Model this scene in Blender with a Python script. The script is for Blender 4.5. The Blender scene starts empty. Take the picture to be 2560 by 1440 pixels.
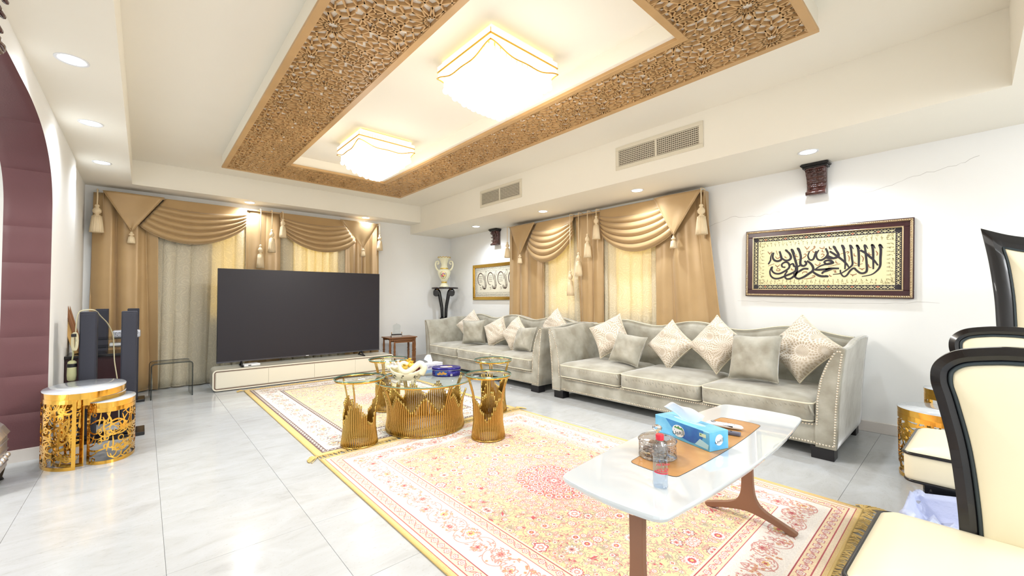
import bpy, math, random
import numpy as np
from math import sin, cos, pi, radians, sqrt, atan2
from mathutils import Matrix, Vector
random.seed(7); rng = np.random.default_rng(7)
SC = bpy.context.scene; COL = SC.collection
R90 = -pi/2

# ------------------------------------------------------------------ camera, world, lights, exposure
cam_d = bpy.data.cameras.new('camera'); cam = bpy.data.objects.new('camera', cam_d); COL.objects.link(cam)
cam_d.sensor_width = 36; cam_d.lens = 14.43; cam_d.clip_start = .02; cam_d.clip_end = 60
Rz = Matrix.Rotation(-0.731031, 3, 'Z'); Rx = Matrix.Rotation(0.0262553, 3, 'X'); Ry = Matrix.Rotation(0.00455577, 3, 'Y')
M = Rz @ Rx @ Ry @ Matrix.Rotation(pi/2, 3, 'X')
cam.matrix_world = Matrix.Translation((0, 0, 1.2)) @ M.to_4x4()
SC.camera = cam
SC.view_settings.view_transform = 'Standard'; SC.view_settings.look = 'None'
SC.view_settings.gamma = 1; SC.view_settings.use_curve_mapping = False
SC.view_settings.exposure = 0.54
w = bpy.data.worlds.new('sky'); SC.world = w; w.use_nodes = True
w.node_tree.nodes['Background'].inputs[0].default_value = (1.0, .84, .48, 1)
w.node_tree.nodes['Background'].inputs[1].default_value = 3.2
try:
    SC.cycles.max_bounces = 8; SC.cycles.diffuse_bounces = 4; SC.cycles.glossy_bounces = 3; SC.cycles.adaptive_threshold = .035
    SC.cycles.transmission_bounces = 6; SC.cycles.transparent_max_bounces = 12
    SC.cycles.caustics_reflective = False; SC.cycles.caustics_refractive = False
    SC.cycles.sample_clamp_indirect = 6
except Exception: pass

def light(kind, loc, power, col, size=.1, rot=(0, 0, 0), **k):
    d = bpy.data.lights.new('lamp_light', kind); o = bpy.data.objects.new('lamp_light', d); COL.objects.link(o)
    o.location = loc; o.rotation_euler = rot; d.energy = power; d.color = col
    if kind == 'AREA':
        d.shape = 'DISK'; d.size = size
    else: d.shadow_soft_size = size
    for a, b in k.items(): setattr(d, a, b)
    return o
WARM = (1, .965, .92); COOL = (.82, .91, 1.0)
LIVING = [(1.915, 2.29), (1.92, 4.43)]
for x, y in LIVING: light('AREA', (x, y, 2.50), 33, WARM, .6); light('POINT', (x, y, 2.26), 8.5, WARM, .25)
# dining room end of the same hall (behind the camera): two unseen fill lights added to brighten the room
for x, y in [(1.0, -1.7), (3.2, -1.9)]: light('AREA', (x, y, 2.46), 26, (.92, .96, 1), .7); light('POINT', (x, y, 2.25), 22, (.96, .97, 1), .3)
DOWN = [(-.345, 3.6, 2.659, 20), (-.345, 4.79, 2.659, 20), (-.35, 6.09, 2.659, 22), (1.16, 7.17, 2.659, 40), (2.93, 7.17, 2.659, 44),
        (4.35, .925, 2.485, 36), (4.36, 2.62, 2.485, 32), (4.36, 4.17, 2.485, 30), (4.37, 5.82, 2.485, 38)]
for x, y, z, p in DOWN:
    light('SPOT', (x, y, z-.03), p, COOL, .04, spot_size=radians(150), spot_blend=.9)

# ------------------------------------------------------------------ helpers
def tag(o, label=None, cat=None, group=None, kind=None):
    if label: o['label'] = label
    if cat: o['category'] = cat
    if group: o['group'] = group
    if kind: o['kind'] = kind
    return o
def thing(name, label, cat, loc=(0, 0, 0), rz=0, group=None, rot=None):
    o = bpy.data.objects.new(name, None); COL.objects.link(o); o.empty_display_size = .1
    o.location = loc; o.rotation_euler = rot or (0, 0, rz)
    return tag(o, label, cat, group)
def copy_tree(o, parent=None):
    c = o.copy(); COL.objects.link(c); c.parent = parent
    for ch in list(o.children): copy_tree(ch, c)
    return c
def relabel(o, label, loc=None, rz=None):
    o['label'] = label
    if loc is not None: o.location = loc
    if rz is not None: o.rotation_euler[2] = rz
    return o

class MB:
    def __init__(s): s.v = []; s.f = []; s.s = []
    def add(s, vs, fs, smooth=False):
        n = len(s.v); s.v += [tuple(map(float, p)) for p in vs]
        s.f += [tuple(i+n for i in f) for f in fs]; s.s += [smooth]*len(fs); return s
    def box(s, x0, y0, z0, x1, y1, z1):
        x0, x1 = sorted((x0, x1)); y0, y1 = sorted((y0, y1)); z0, z1 = sorted((z0, z1))
        return s.add([(x, y, z) for z in (z0, z1) for y in (y0, y1) for x in (x0, x1)],
                     [(0, 2, 3, 1), (4, 5, 7, 6), (0, 1, 5, 4), (1, 3, 7, 5), (3, 2, 6, 7), (2, 0, 4, 6)])
    def cbox(s, c, d, M=None):
        vs = [Vector((sx*d[0]/2, sy*d[1]/2, sz*d[2]/2)) for sz in (-1, 1) for sy in (-1, 1) for sx in (-1, 1)]
        vs = [(M @ v if M else v)+Vector(c) for v in vs]
        return s.add(vs, [(0, 2, 3, 1), (4, 5, 7, 6), (0, 1, 5, 4), (1, 3, 7, 5), (3, 2, 6, 7), (2, 0, 4, 6)])
    def rings(s, rs, cu=True, cap=True, smooth=True):
        n = len(rs[0]); base = len(s.v)
        vs = [p for r in rs for p in r]; fs = []
        for i in range(len(rs)-1):
            for j in range(n if cu else n-1):
                a = i*n+j; b = i*n+(j+1) % n; fs.append((a, b, b+n, a+n))
        s.add(vs, fs, smooth)
        if cap and cu:
            s.f.append(tuple(base+j for j in range(n))[::-1]); s.s.append(False)
            s.f.append(tuple(base+(len(rs)-1)*n+j for j in range(n))); s.s.append(False)
        return s
    def tube(s, path, r, seg=8, cap=True, squash=None, up=(0, 0, 1)):
        P = [Vector(p) for p in path]; rs = []
        n = None
        for i, p in enumerate(P):
            t = (P[min(i+1, len(P)-1)]-P[max(i-1, 0)])
            if t.length < 1e-9: t = Vector((0, 0, 1))
            t.normalize()
            if n is None:
                n = Vector(up)
                if abs(n.dot(t)) > .95: n = Vector((1, 0, 0))
            n = (n-t*n.dot(t)).normalized(); b = t.cross(n)
            rr = r[i] if hasattr(r, '__len__') else r
            q = squash or 1
            rs.append([p+n*(rr*cos(2*pi*k/seg))+b*(rr*q*sin(2*pi*k/seg)) for k in range(seg)])
        return s.rings(rs, cap=cap)
    def lathe(s, prof, seg=24, c=(0, 0, 0), cap=True, sx=1, sy=1, ripple=None):
        rs = []
        for r, z in prof:
            rs.append([(c[0]+sx*r*(1+(ripple[1]*cos(ripple[0]*2*pi*k/seg) if ripple else 0))*cos(2*pi*k/seg),
                        c[1]+sy*r*(1+(ripple[1]*cos(ripple[0]*2*pi*k/seg) if ripple else 0))*sin(2*pi*k/seg), c[2]+z) for k in range(seg)])
        return s.rings(rs, cap=cap)
    def grid(s, fn, nu, nv, cu=False, smooth=True):
        vs = [fn(i/(nu if cu else nu-1), j/(nv-1)) for j in range(nv) for i in range(nu)]
        fs = []
        for j in range(nv-1):
            for i in range(nu if cu else nu-1):
                a = j*nu+i; b = j*nu+(i+1) % nu; fs.append((a, b, b+nu, a+nu))
        return s.add(vs, fs, smooth)
    def prism(s, poly, a, b, ax='z', smooth=False):
        def m(u, v, h):
            return {'z': (u, v, h), 'y': (u, h, v), 'x': (h, u, v)}[ax]
        n = len(poly); vs = [m(u, v, a) for u, v in poly]+[m(u, v, b) for u, v in poly]
        k = len(s.v)
        s.add(vs, [(i, (i+1) % n, (i+1) % n+n, i+n) for i in range(n)], smooth)
        s.f += [tuple(k+i for i in range(n))[::-1], tuple(k+n+i for i in range(n))]; s.s += [False, False]
        return s
    def sphere(s, c, r, nu=12, nv=8, sc=(1, 1, 1)):
        return s.rings([[(c[0]+r*sc[0]*max(sin(pi*j/nv), .01)*cos(2*pi*i/nu), c[1]+r*sc[1]*max(sin(pi*j/nv), .01)*sin(2*pi*i/nu), c[2]-r*sc[2]*cos(pi*j/nv)) for i in range(nu)] for j in range(nv+1)])
    def ribbon(s, pts, ws, y=0., th=.0015, fn=None):
        # flat stroke in local x-z plane facing -y (or mapped by fn)
        P = [Vector((p[0], p[1])) for p in pts]; L = []; Rr = []
        for i, p in enumerate(P):
            t = P[min(i+1, len(P)-1)]-P[max(i-1, 0)]
            if t.length < 1e-9: t = Vector((1, 0))
            t.normalize(); n = Vector((-t.y, t.x)); h = ws[i]/2
            L.append(p+n*h); Rr.append(p-n*h)
        g = fn or (lambda u, v, d: (u, y-d, v))
        rs = [[g(a.x, a.y, th), g(b.x, b.y, th), g(b.x, b.y, 0), g(a.x, a.y, 0)] for a, b in zip(L, Rr)]
        return s.rings(rs, smooth=False)
    def build(s, name, mat=None, parent=None, sharp=None, fix=True):
        me = bpy.data.meshes.new(name); me.from_pydata(s.v, [], s.f)
        me.polygons.foreach_set('use_smooth', s.s)
        if fix:
            import bmesh
            bm = bmesh.new(); bm.from_mesh(me); bmesh.ops.recalc_face_normals(bm, faces=bm.faces); bm.to_mesh(me); bm.free()
        me.update()
        if mat: me.materials.append(mat)
        if sharp is not None and hasattr(me, 'set_sharp_from_angle'): me.set_sharp_from_angle(angle=radians(sharp))
        o = bpy.data.objects.new(name, me); COL.objects.link(o)
        if parent: o.parent = parent
        return o
def bevel(o, w=.005, seg=2):
    m = o.modifiers.new('b', 'BEVEL'); m.width = w; m.segments = seg; m.limit_method = 'ANGLE'; m.angle_limit = radians(35); return o
def spline(pts, n=6):
    P = [np.array(p, float) for p in pts]
    P = [2*P[0]-P[1]]+P+[2*P[-1]-P[-2]]; out = []
    for i in range(1, len(P)-2):
        a, b, c, d = P[i-1:i+3]
        for k in range(n):
            t = k/n; out.append(.5*((2*b)+(-a+c)*t+(2*a-5*b+4*c-d)*t*t+(-a+3*b-3*c+d)*t**3))
    out.append(P[-2]); return [tuple(p) for p in out]
def lerp(a, b, t): return a+(b-a)*t
def sm(t): t = min(max(t, 0), 1); return t*t*(3-2*t)
def rect_loop(w, h, r, n=5):
    o = []
    for cx, cy, a0 in ((w/2-r, h/2-r, 0), (-w/2+r, h/2-r, pi/2), (-w/2+r, -h/2+r, pi), (w/2-r, -h/2+r, 1.5*pi)):
        o += [(cx+r*cos(a0+k*pi/2/n), cy+r*sin(a0+k*pi/2/n)) for k in range(n+1)]
    return o
def text(name, body, size, mat, parent, M, ext=.0006, sx=1):
    c = bpy.data.curves.new(name, 'FONT'); c.body = body; c.size = size; c.align_x = 'CENTER'; c.align_y = 'CENTER'; c.extrude = ext
    c.space_character = 1
    c.materials.append(mat)
    tmp = bpy.data.objects.new(name, c); COL.objects.link(tmp); bpy.context.view_layer.update()
    me = bpy.data.meshes.new_from_object(tmp.evaluated_get(bpy.context.evaluated_depsgraph_get())); bpy.data.objects.remove(tmp); me.materials.clear(); me.materials.append(mat)
    o = bpy.data.objects.new(name, me); COL.objects.link(o); o.parent = parent; o.matrix_local = M @ Matrix.Diagonal((sx, 1, 1, 1)); return o

# ------------------------------------------------------------------ materials
def S(r, g, b):
    f = lambda c: ((c/255+.055)/1.055)**2.4 if c/255 > .04045 else c/255/12.92
    return (f(r), f(g), f(b), 1)
def mat(name, col, rough=.5, metal=0, bump=0, bscale=60, vary=0, vscale=4, col2=None, **k):
    m = bpy.data.materials.new(name); m.use_nodes = True; nt = m.node_tree; b = nt.nodes['Principled BSDF']
    b.inputs['Base Color'].default_value = col; b.inputs['Roughness'].default_value = rough; b.inputs['Metallic'].default_value = metal
    for a, v in k.items():
        a = a.replace('_', ' ')
        if a in b.inputs: b.inputs[a].default_value = v
    tc = nt.nodes.new('ShaderNodeTexCoord')
    if bump:
        n = nt.nodes.new('ShaderNodeTexNoise'); n.inputs['Scale'].default_value = bscale; n.inputs['Detail'].default_value = 4
        bp = nt.nodes.new('ShaderNodeBump'); bp.inputs['Strength'].default_value = bump; bp.inputs['Distance'].default_value = .01
        nt.links.new(tc.outputs['Object'], n.inputs['Vector']); nt.links.new(n.outputs[0], bp.inputs['Height']); nt.links.new(bp.outputs[0], b.inputs['Normal'])
    if vary or col2:
        n = nt.nodes.new('ShaderNodeTexNoise'); n.inputs['Scale'].default_value = vscale; n.inputs['Detail'].default_value = 5
        r = nt.nodes.new('ShaderNodeValToRGB'); r.color_ramp.elements[0].position = .35; r.color_ramp.elements[1].position = .68
        c2 = col2 or tuple(c*(1-vary) for c in col[:3])+(1,)
        r.color_ramp.elements[0].color = c2; r.color_ramp.elements[1].color = col
        nt.links.new(tc.outputs['Object'], n.inputs['Vector']); nt.links.new(n.outputs[0], r.inputs[0]); nt.links.new(r.outputs[0], b.inputs['Base Color'])
    return m
def emis(name, col, s):
    m = bpy.data.materials.new(name); m.use_nodes = True; b = m.node_tree.nodes['Principled BSDF']
    b.inputs['Base Color'].default_value = col; b.inputs['Emission Color'].default_value = col; b.inputs['Emission Strength'].default_value = s
    b.inputs['Roughness'].default_value = .2; return m
wall_m = mat('wall paint', S(243, 243, 241), .85, bump=.03, bscale=30, vary=.02, vscale=1.5)
ceil_m = mat('ceiling paint', S(248, 243, 230), .85, bump=.02, bscale=14, vary=.02, vscale=1.2)
trim_m = mat('stone skirting', S(226, 219, 212), .35, vary=.06, vscale=5)
maroon = mat('maroon leather', S(104, 66, 70), .5, bump=.08, bscale=120, vary=.06, vscale=6)
grout_m = mat('pale grout', S(222, 220, 216), .8)
gold = mat('polished gold', S(216, 176, 84), .22, 1)
gold2 = mat('mirror gold', S(240, 186, 84), .12, 1)
goldrod = mat('brushed gold tube', S(192, 160, 90), .25, 1, bump=.02, bscale=300)
wood_lat = mat('golden brown lattice wood', S(204, 164, 112), .42, bump=.05, bscale=80, vary=.14, vscale=3)
satin = mat('gold beige satin', S(186, 154, 108), .33, bump=.035, bscale=160, vary=.05, vscale=7, Sheen_Weight=.3, Metallic=.12)
satin.node_tree.nodes['Principled BSDF'].inputs['Metallic'].default_value = .1
tassel_m = mat('cream silk thread', S(236, 214, 176), .6, bump=.3, bscale=220)
velvet = mat('sage grey velvet', S(186, 184, 172), .7, bump=.35, bscale=18, col2=S(150, 145, 130), vscale=5.5, Sheen_Weight=1., Sheen_Roughness=.35)
piping_m = mat('pale velvet piping', S(222, 214, 190), .6, Sheen_Weight=.4)
nail_m = mat('nickel nailhead', S(224, 212, 192), .25, 1)
black_wood = mat('black lacquer', S(14, 13, 18), .25, Coat_Weight=.2)
foot_m = mat('black foot wood', S(20, 18, 22), .4)
cream_leather = mat('cream leather', S(236, 228, 200), .38, bump=.05, bscale=14, vary=.03, vscale=3)
spk_m = mat('black speaker cloth', S(46, 48, 60), .7, bump=.1, bscale=200)
blackp = mat('black plastic', S(22, 22, 26), .35)
screen_m = mat('matte dark screen', S(40, 37, 44), .42, Specular_IOR_Level=.35)
white_p = mat('white plastic', S(238, 240, 244), .3)
silver_p = mat('silver plastic', S(190, 194, 204), .3, .6)
white_gl = mat('white lacquered top', S(216, 224, 230), .06, Coat_Weight=1, vary=.04, vscale=2.2)
walnut = mat('brown stained wood', S(146, 104, 80), .38, bump=.03, bscale=60, vary=.12, vscale=4)
oakm = mat('honey wood inlay', S(206, 158, 98), .25, bump=.02, bscale=90, col2=S(176, 126, 72), vscale=6)
mahog = mat('brown turned wood', S(140, 92, 54), .35, vary=.2, vscale=9)
darkwood = mat('dark carved wood', S(84, 46, 40), .25, bump=.35, bscale=45, vary=.4, vscale=20, Coat_Weight=.6)
cab_m = mat('dark burgundy cabinet', S(52, 28, 34), .35)
lac_m = mat('cream lacquer', S(234, 229, 212), .3)
champ = mat('champagne top lacquer', S(206, 202, 188), .3)
brown_line = mat('brown inset line', S(122, 98, 84), .4)
ivory = mat('ivory porcelain', S(242, 238, 206), .16, Coat_Weight=.6)
def glass(name, col, rough=0., ior=1.45):
    m = bpy.data.materials.new(name); m.use_nodes = True; b = m.node_tree.nodes['Principled BSDF']
    b.inputs['Base Color'].default_value = col; b.inputs['Roughness'].default_value = rough
    b.inputs['Transmission Weight'].default_value = 1; b.inputs['IOR'].default_value = ior; return m
def thin_glass(name, col, mixf=.15, rough=.02):
    # architectural sheet glass: tinted see-through with a fresnel reflection
    m = bpy.data.materials.new(name); m.use_nodes = True; nt = m.node_tree; nt.nodes.remove(nt.nodes['Principled BSDF'])
    t = nt.nodes.new('ShaderNodeBsdfTransparent'); t.inputs[0].default_value = col
    g = nt.nodes.new('ShaderNodeBsdfGlossy'); g.inputs['Roughness'].default_value = rough
    fr = nt.nodes.new('ShaderNodeLayerWeight'); fr.inputs[0].default_value = mixf
    mx = nt.nodes.new('ShaderNodeMixShader'); ge = nt.nodes.new('ShaderNodeNewGeometry'); mf = nt.nodes.new('ShaderNodeMath'); mf.operation = 'SUBTRACT'; mf.use_clamp = True; nt.links.new(fr.outputs['Fresnel'], mf.inputs[0]); nt.links.new(ge.outputs['Backfacing'], mf.inputs[1]); nt.links.new(mf.outputs[0], mx.inputs[0]); nt.links.new(t.outputs[0], mx.inputs[1]); nt.links.new(g.outputs[0], mx.inputs[2])
    nt.links.new(mx.outputs[0], nt.nodes['Material Output'].inputs[0]); return m
clear_g = thin_glass('clear table glass', (.93, .97, .95, 1), .42)
edge_g = mat('green glass edge', S(120, 158, 146), .1)
smoke_g = thin_glass('smoked glass', (.60, .62, .60, 1), .3)
crystal = glass('cut crystal', (1, 1, 1, 1), .02, 1.5)
plastic_c = thin_glass('thin clear plastic', (.86, .90, .95, 1), .62, .08)

# sheer jacquard curtain: diffuse + translucent so that daylight glows through
def sheer(name, c):
    m = bpy.data.materials.new(name); m.use_nodes = True; nt = m.node_tree; b = nt.nodes['Principled BSDF']
    b.inputs['Base Color'].default_value = c; b.inputs['Roughness'].default_value = .5; b.inputs['Sheen Weight'].default_value = .3
    tr = nt.nodes.new('ShaderNodeBsdfTranslucent'); tr.inputs[0].default_value = (.95, .82, .50, 1)
    mx = nt.nodes.new('ShaderNodeMixShader'); mx.inputs[0].default_value = .38
    tc = nt.nodes.new('ShaderNodeTexCoord'); v = nt.nodes.new('ShaderNodeTexVoronoi'); v.inputs['Scale'].default_value = 9
    n = nt.nodes.new('ShaderNodeTexNoise'); n.inputs['Scale'].default_value = 7; n.inputs['Detail'].default_value = 3
    nt.links.new(tc.outputs['Object'], n.inputs['Vector'])
    ad = nt.nodes.new('ShaderNodeMix'); ad.data_type = 'RGBA'; ad.inputs[0].default_value = .12
    nt.links.new(tc.outputs['Object'], ad.inputs[6]); nt.links.new(n.outputs['Color'], ad.inputs[7]); nt.links.new(ad.outputs[2], v.inputs['Vector'])
    w_ = nt.nodes.new('ShaderNodeMath'); w_.operation = 'SINE'; s_ = nt.nodes.new('ShaderNodeMath'); s_.operation = 'MULTIPLY'; s_.inputs[1].default_value = 34
    nt.links.new(v.outputs['Distance'], s_.inputs[0]); nt.links.new(s_.outputs[0], w_.inputs[0])
    r = nt.nodes.new('ShaderNodeValToRGB'); r.color_ramp.elements[0].position = .3; r.color_ramp.elements[1].position = .7
    r.color_ramp.elements[0].color = tuple(x*.86 for x in c[:3])+(1,); r.color_ramp.elements[1].color = c
    nt.links.new(w_.outputs[0], r.inputs[0]); nt.links.new(r.outputs[0], b.inputs['Base Color'])
    bp = nt.nodes.new('ShaderNodeBump'); bp.inputs['Strength'].default_value = .25; bp.inputs['Distance'].default_value = .004
    nt.links.new(w_.outputs[0], bp.inputs['Height']); nt.links.new(bp.outputs[0], b.inputs['Normal'])
    nt.links.new(b.outputs[0], mx.inputs[1]); nt.links.new(tr.outputs[0], mx.inputs[2]); nt.links.new(mx.outputs[0], nt.nodes['Material Output'].inputs[0])
    return m
sheer_m = sheer('cream jacquard', S(244, 238, 218))

# marble floor tile
def tile_mat():
    m = bpy.data.materials.new('cream marble'); m.use_nodes = True; nt = m.node_tree; b = nt.nodes['Principled BSDF']
    g = nt.nodes.new('ShaderNodeNewGeometry'); oi = nt.nodes.new('ShaderNodeObjectInfo')
    n1 = nt.nodes.new('ShaderNodeTexNoise'); n1.inputs['Scale'].default_value = 3.2; n1.inputs['Detail'].default_value = 9; n1.inputs['Roughness'].default_value = .65; n1.inputs['Distortion'].default_value = .8
    mp = nt.nodes.new('ShaderNodeMapping'); mp.inputs['Scale'].default_value = (1, 2.2, 1); mp.inputs['Rotation'].default_value = (0, 0, .9)
    ad = nt.nodes.new('ShaderNodeVectorMath'); ad.operation = 'ADD'
    mu = nt.nodes.new('ShaderNodeMath'); mu.operation = 'MULTIPLY'; mu.inputs[1].default_value = 30
    nt.links.new(oi.outputs['Random'], mu.inputs[0]); nt.links.new(g.outputs['Position'], ad.inputs[0]); nt.links.new(mu.outputs[0], ad.inputs[1])
    nt.links.new(ad.outputs[0], mp.inputs[0]); nt.links.new(mp.outputs[0], n1.inputs['Vector'])
    r = nt.nodes.new('ShaderNodeValToRGB'); e = r.color_ramp.elements
    e[0].position = .25; e[0].color = S(176, 177, 179); e[1].position = .62; e[1].color = S(197, 201, 205); e2 = e.new(.42); e2.color = S(190, 193, 195)
    nt.links.new(n1.outputs[0], r.inputs[0])
    n2 = nt.nodes.new('ShaderNodeTexNoise'); n2.inputs['Scale'].default_value = 60; n2.inputs['Detail'].default_value = 3; nt.links.new(mp.outputs[0], n2.inputs['Vector'])
    r2 = nt.nodes.new('ShaderNodeValToRGB'); r2.color_ramp.elements[0].position = .28; r2.color_ramp.elements[1].position = .36; r2.color_ramp.elements[0].color = (.86, .84, .8, 1)
    r2.color_ramp.elements[1].color = (1, 1, 1, 1); nt.links.new(n2.outputs[0], r2.inputs[0])
    mx = nt.nodes.new('ShaderNodeMix'); mx.data_type = 'RGBA'; mx.blend_type = 'MULTIPLY'; mx.inputs[0].default_value = 1
    nt.links.new(r.outputs[0], mx.inputs[6]); nt.links.new(r2.outputs[0], mx.inputs[7]); nt.links.new(mx.outputs[2], b.inputs['Base Color'])
    b.inputs['Roughness'].default_value = .16; b.inputs['Specular IOR Level'].default_value = .5; return m
tile_m = tile_mat()

# chrysanthemum jacquard for cushions
def mum_mat():
    m = bpy.data.materials.new('chrysanthemum jacquard'); m.use_nodes = True; nt = m.node_tree; b = nt.nodes['Principled BSDF']; L = nt.links.new
    tc = nt.nodes.new('ShaderNodeTexCoord'); mp = nt.nodes.new('ShaderNodeMapping'); oi = nt.nodes.new('ShaderNodeObjectInfo')
    L(tc.outputs['Object'], mp.inputs[0])
    mu = nt.nodes.new('ShaderNodeVectorMath'); mu.operation = 'MULTIPLY'; mu.inputs[1].default_value = (1, 1, 0); L(mp.outputs[0], mu.inputs[0])
    ra = nt.nodes.new('ShaderNodeVectorMath'); ra.operation = 'ADD'; rv = nt.nodes.new('ShaderNodeCombineXYZ'); L(oi.outputs['Random'], rv.inputs[0]); L(oi.outputs['Random'], rv.inputs[1])
    L(mu.outputs[0], ra.inputs[0]); L(rv.outputs[0], ra.inputs[1])
    v = nt.nodes.new('ShaderNodeTexVoronoi'); v.inputs['Scale'].default_value = 5.2; v.inputs['Randomness'].default_value = .7; L(ra.outputs[0], v.inputs['Vector'])
    sb = nt.nodes.new('ShaderNodeVectorMath'); sb.operation = 'SUBTRACT'; L(ra.outputs[0], sb.inputs[0]); L(v.outputs['Position'], sb.inputs[1])
    sx = nt.nodes.new('ShaderNodeSeparateXYZ'); L(sb.outputs[0], sx.inputs[0])
    def M_(op, a, bb=None):
        n = nt.nodes.new('ShaderNodeMath'); n.operation = op
        for i, q in enumerate((a, bb)):
            if q is None: continue
            if isinstance(q, (int, float)): n.inputs[i].default_value = q
            else: L(q, n.inputs[i])
        return n.outputs[0]
    ang = M_('ARCTAN2', sx.outputs[1], sx.outputs[0]); dist = M_('MULTIPLY', v.outputs['Distance'], 1.0)
    ln = nt.nodes.new('ShaderNodeVectorMath'); ln.operation = 'LENGTH'; L(sb.outputs[0], ln.inputs[0])
    rr = M_('MULTIPLY', ln.outputs['Value'], 62.); ring = M_('FLOOR', rr); odd = M_('MULTIPLY', ring, 1.57)
    pet = M_('SINE', M_('ADD', M_('MULTIPLY', ang, 22.), odd)); rad = M_('SINE', M_('MULTIPLY', M_('FRACT', rr), pi))
    val = M_('MULTIPLY', M_('ADD', M_('MULTIPLY', pet, .5), .5), rad)
    r = nt.nodes.new('ShaderNodeValToRGB'); e = r.color_ramp.elements; e[0].position = .28; e[0].color = S(236, 230, 222); e[1].position = .44; e[1].color = S(172, 152, 120)
    L(val, r.inputs[0])
    n = nt.nodes.new('ShaderNodeTexNoise'); n.inputs['Scale'].default_value = 3; L(ra.outputs[0], n.inputs['Vector'])
    mx = nt.nodes.new('ShaderNodeMix'); mx.data_type = 'RGBA'; L(n.outputs[0], mx.inputs[0]); L(r.outputs[0], mx.inputs[6]); mx.inputs[7].default_value = S(218, 206, 188)
    L(mx.outputs[2], b.inputs['Base Color']); b.inputs['Roughness'].default_value = .55; b.inputs['Sheen Weight'].default_value = .2
    bp = nt.nodes.new('ShaderNodeBump'); bp.inputs['Strength'].default_value = .4; bp.inputs['Distance'].default_value = .004; L(val, bp.inputs['Height']); L(bp.outputs[0], b.inputs['Normal'])
    return m
mum = mum_mat()

# ------------------------------------------------------------------ painted (numpy) rug patterns
class Canvas:
    def __init__(s, w, h, px, base):
        s.W = int(w/px); s.H = int(h/px); s.px = px; s.a = np.empty((s.H, s.W, 3), np.float32); s.a[:] = np.array(base)/255
        s.X, s.Y = None, None
    def win(s, cx, cy, r):
        x0 = max(int((cx-r)/s.px), 0); x1 = min(int((cx+r)/s.px)+2, s.W); y0 = max(int((cy-r)/s.px), 0); y1 = min(int((cy+r)/s.px)+2, s.H)
        if x0 >= x1 or y0 >= y1: return None
        Y, X = np.mgrid[y0:y1, x0:x1].astype(np.float32); return (slice(y0, y1), slice(x0, x1)), X*s.px-cx, Y*s.px-cy
    def put(s, sl, m, col, al=1.):
        a = s.a[sl]; m = (m*al)[..., None]; s.a[sl] = a*(1-m)+np.array(col, np.float32)/255*m
    def rect(s, x0, y0, x1, y1, col):
        s.a[max(int(y0/s.px), 0):int(y1/s.px), max(int(x0/s.px), 0):int(x1/s.px)] = np.array(col)/255
    def disc(s, cx, cy, r, col, al=1.):
        w = s.win(cx, cy, r)
        if w: s.put(w[0], (w[1]**2+w[2]**2 < r*r).astype(np.float32), col, al)
    def flower(s, cx, cy, r, n, cols, rot=0, star=.3):
        w = s.win(cx, cy, r)
        if not w: return
        sl, X, Y = w; th = np.arctan2(Y, X)+rot; d = np.sqrt(X*X+Y*Y)
        R = r*((1-star)+star*np.abs(np.cos(n*th/2)))
        for k, c in zip((1, .82, .5, .22), cols):
            s.put(sl, (d < R*k).astype(np.float32), c)
    def arc(s, cx, cy, R, a0, a1, wd, col, grow=0.):
        w = s.win(cx, cy, R*1.6+wd)
        if not w: return
        sl, X, Y = w; th = (np.arctan2(Y, X)-a0) % (2*pi); d = np.sqrt(X*X+Y*Y); RR = R*(1+grow*th)
        s.put(sl, ((np.abs(d-RR) < wd/2) & (th < (a1-a0))).astype(np.float32), col)
    def leaf(s, cx, cy, L, wd, rot, col):
        w = s.win(cx, cy, L)
        if not w: return
        sl, X, Y = w; u = X*cos(rot)+Y*sin(rot); v = -X*sin(rot)+Y*cos(rot)
        s.put(sl, (np.abs(v) < wd*(1-(u/L*1.0)**2)*(np.abs(u) < L)).astype(np.float32), col)
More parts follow.
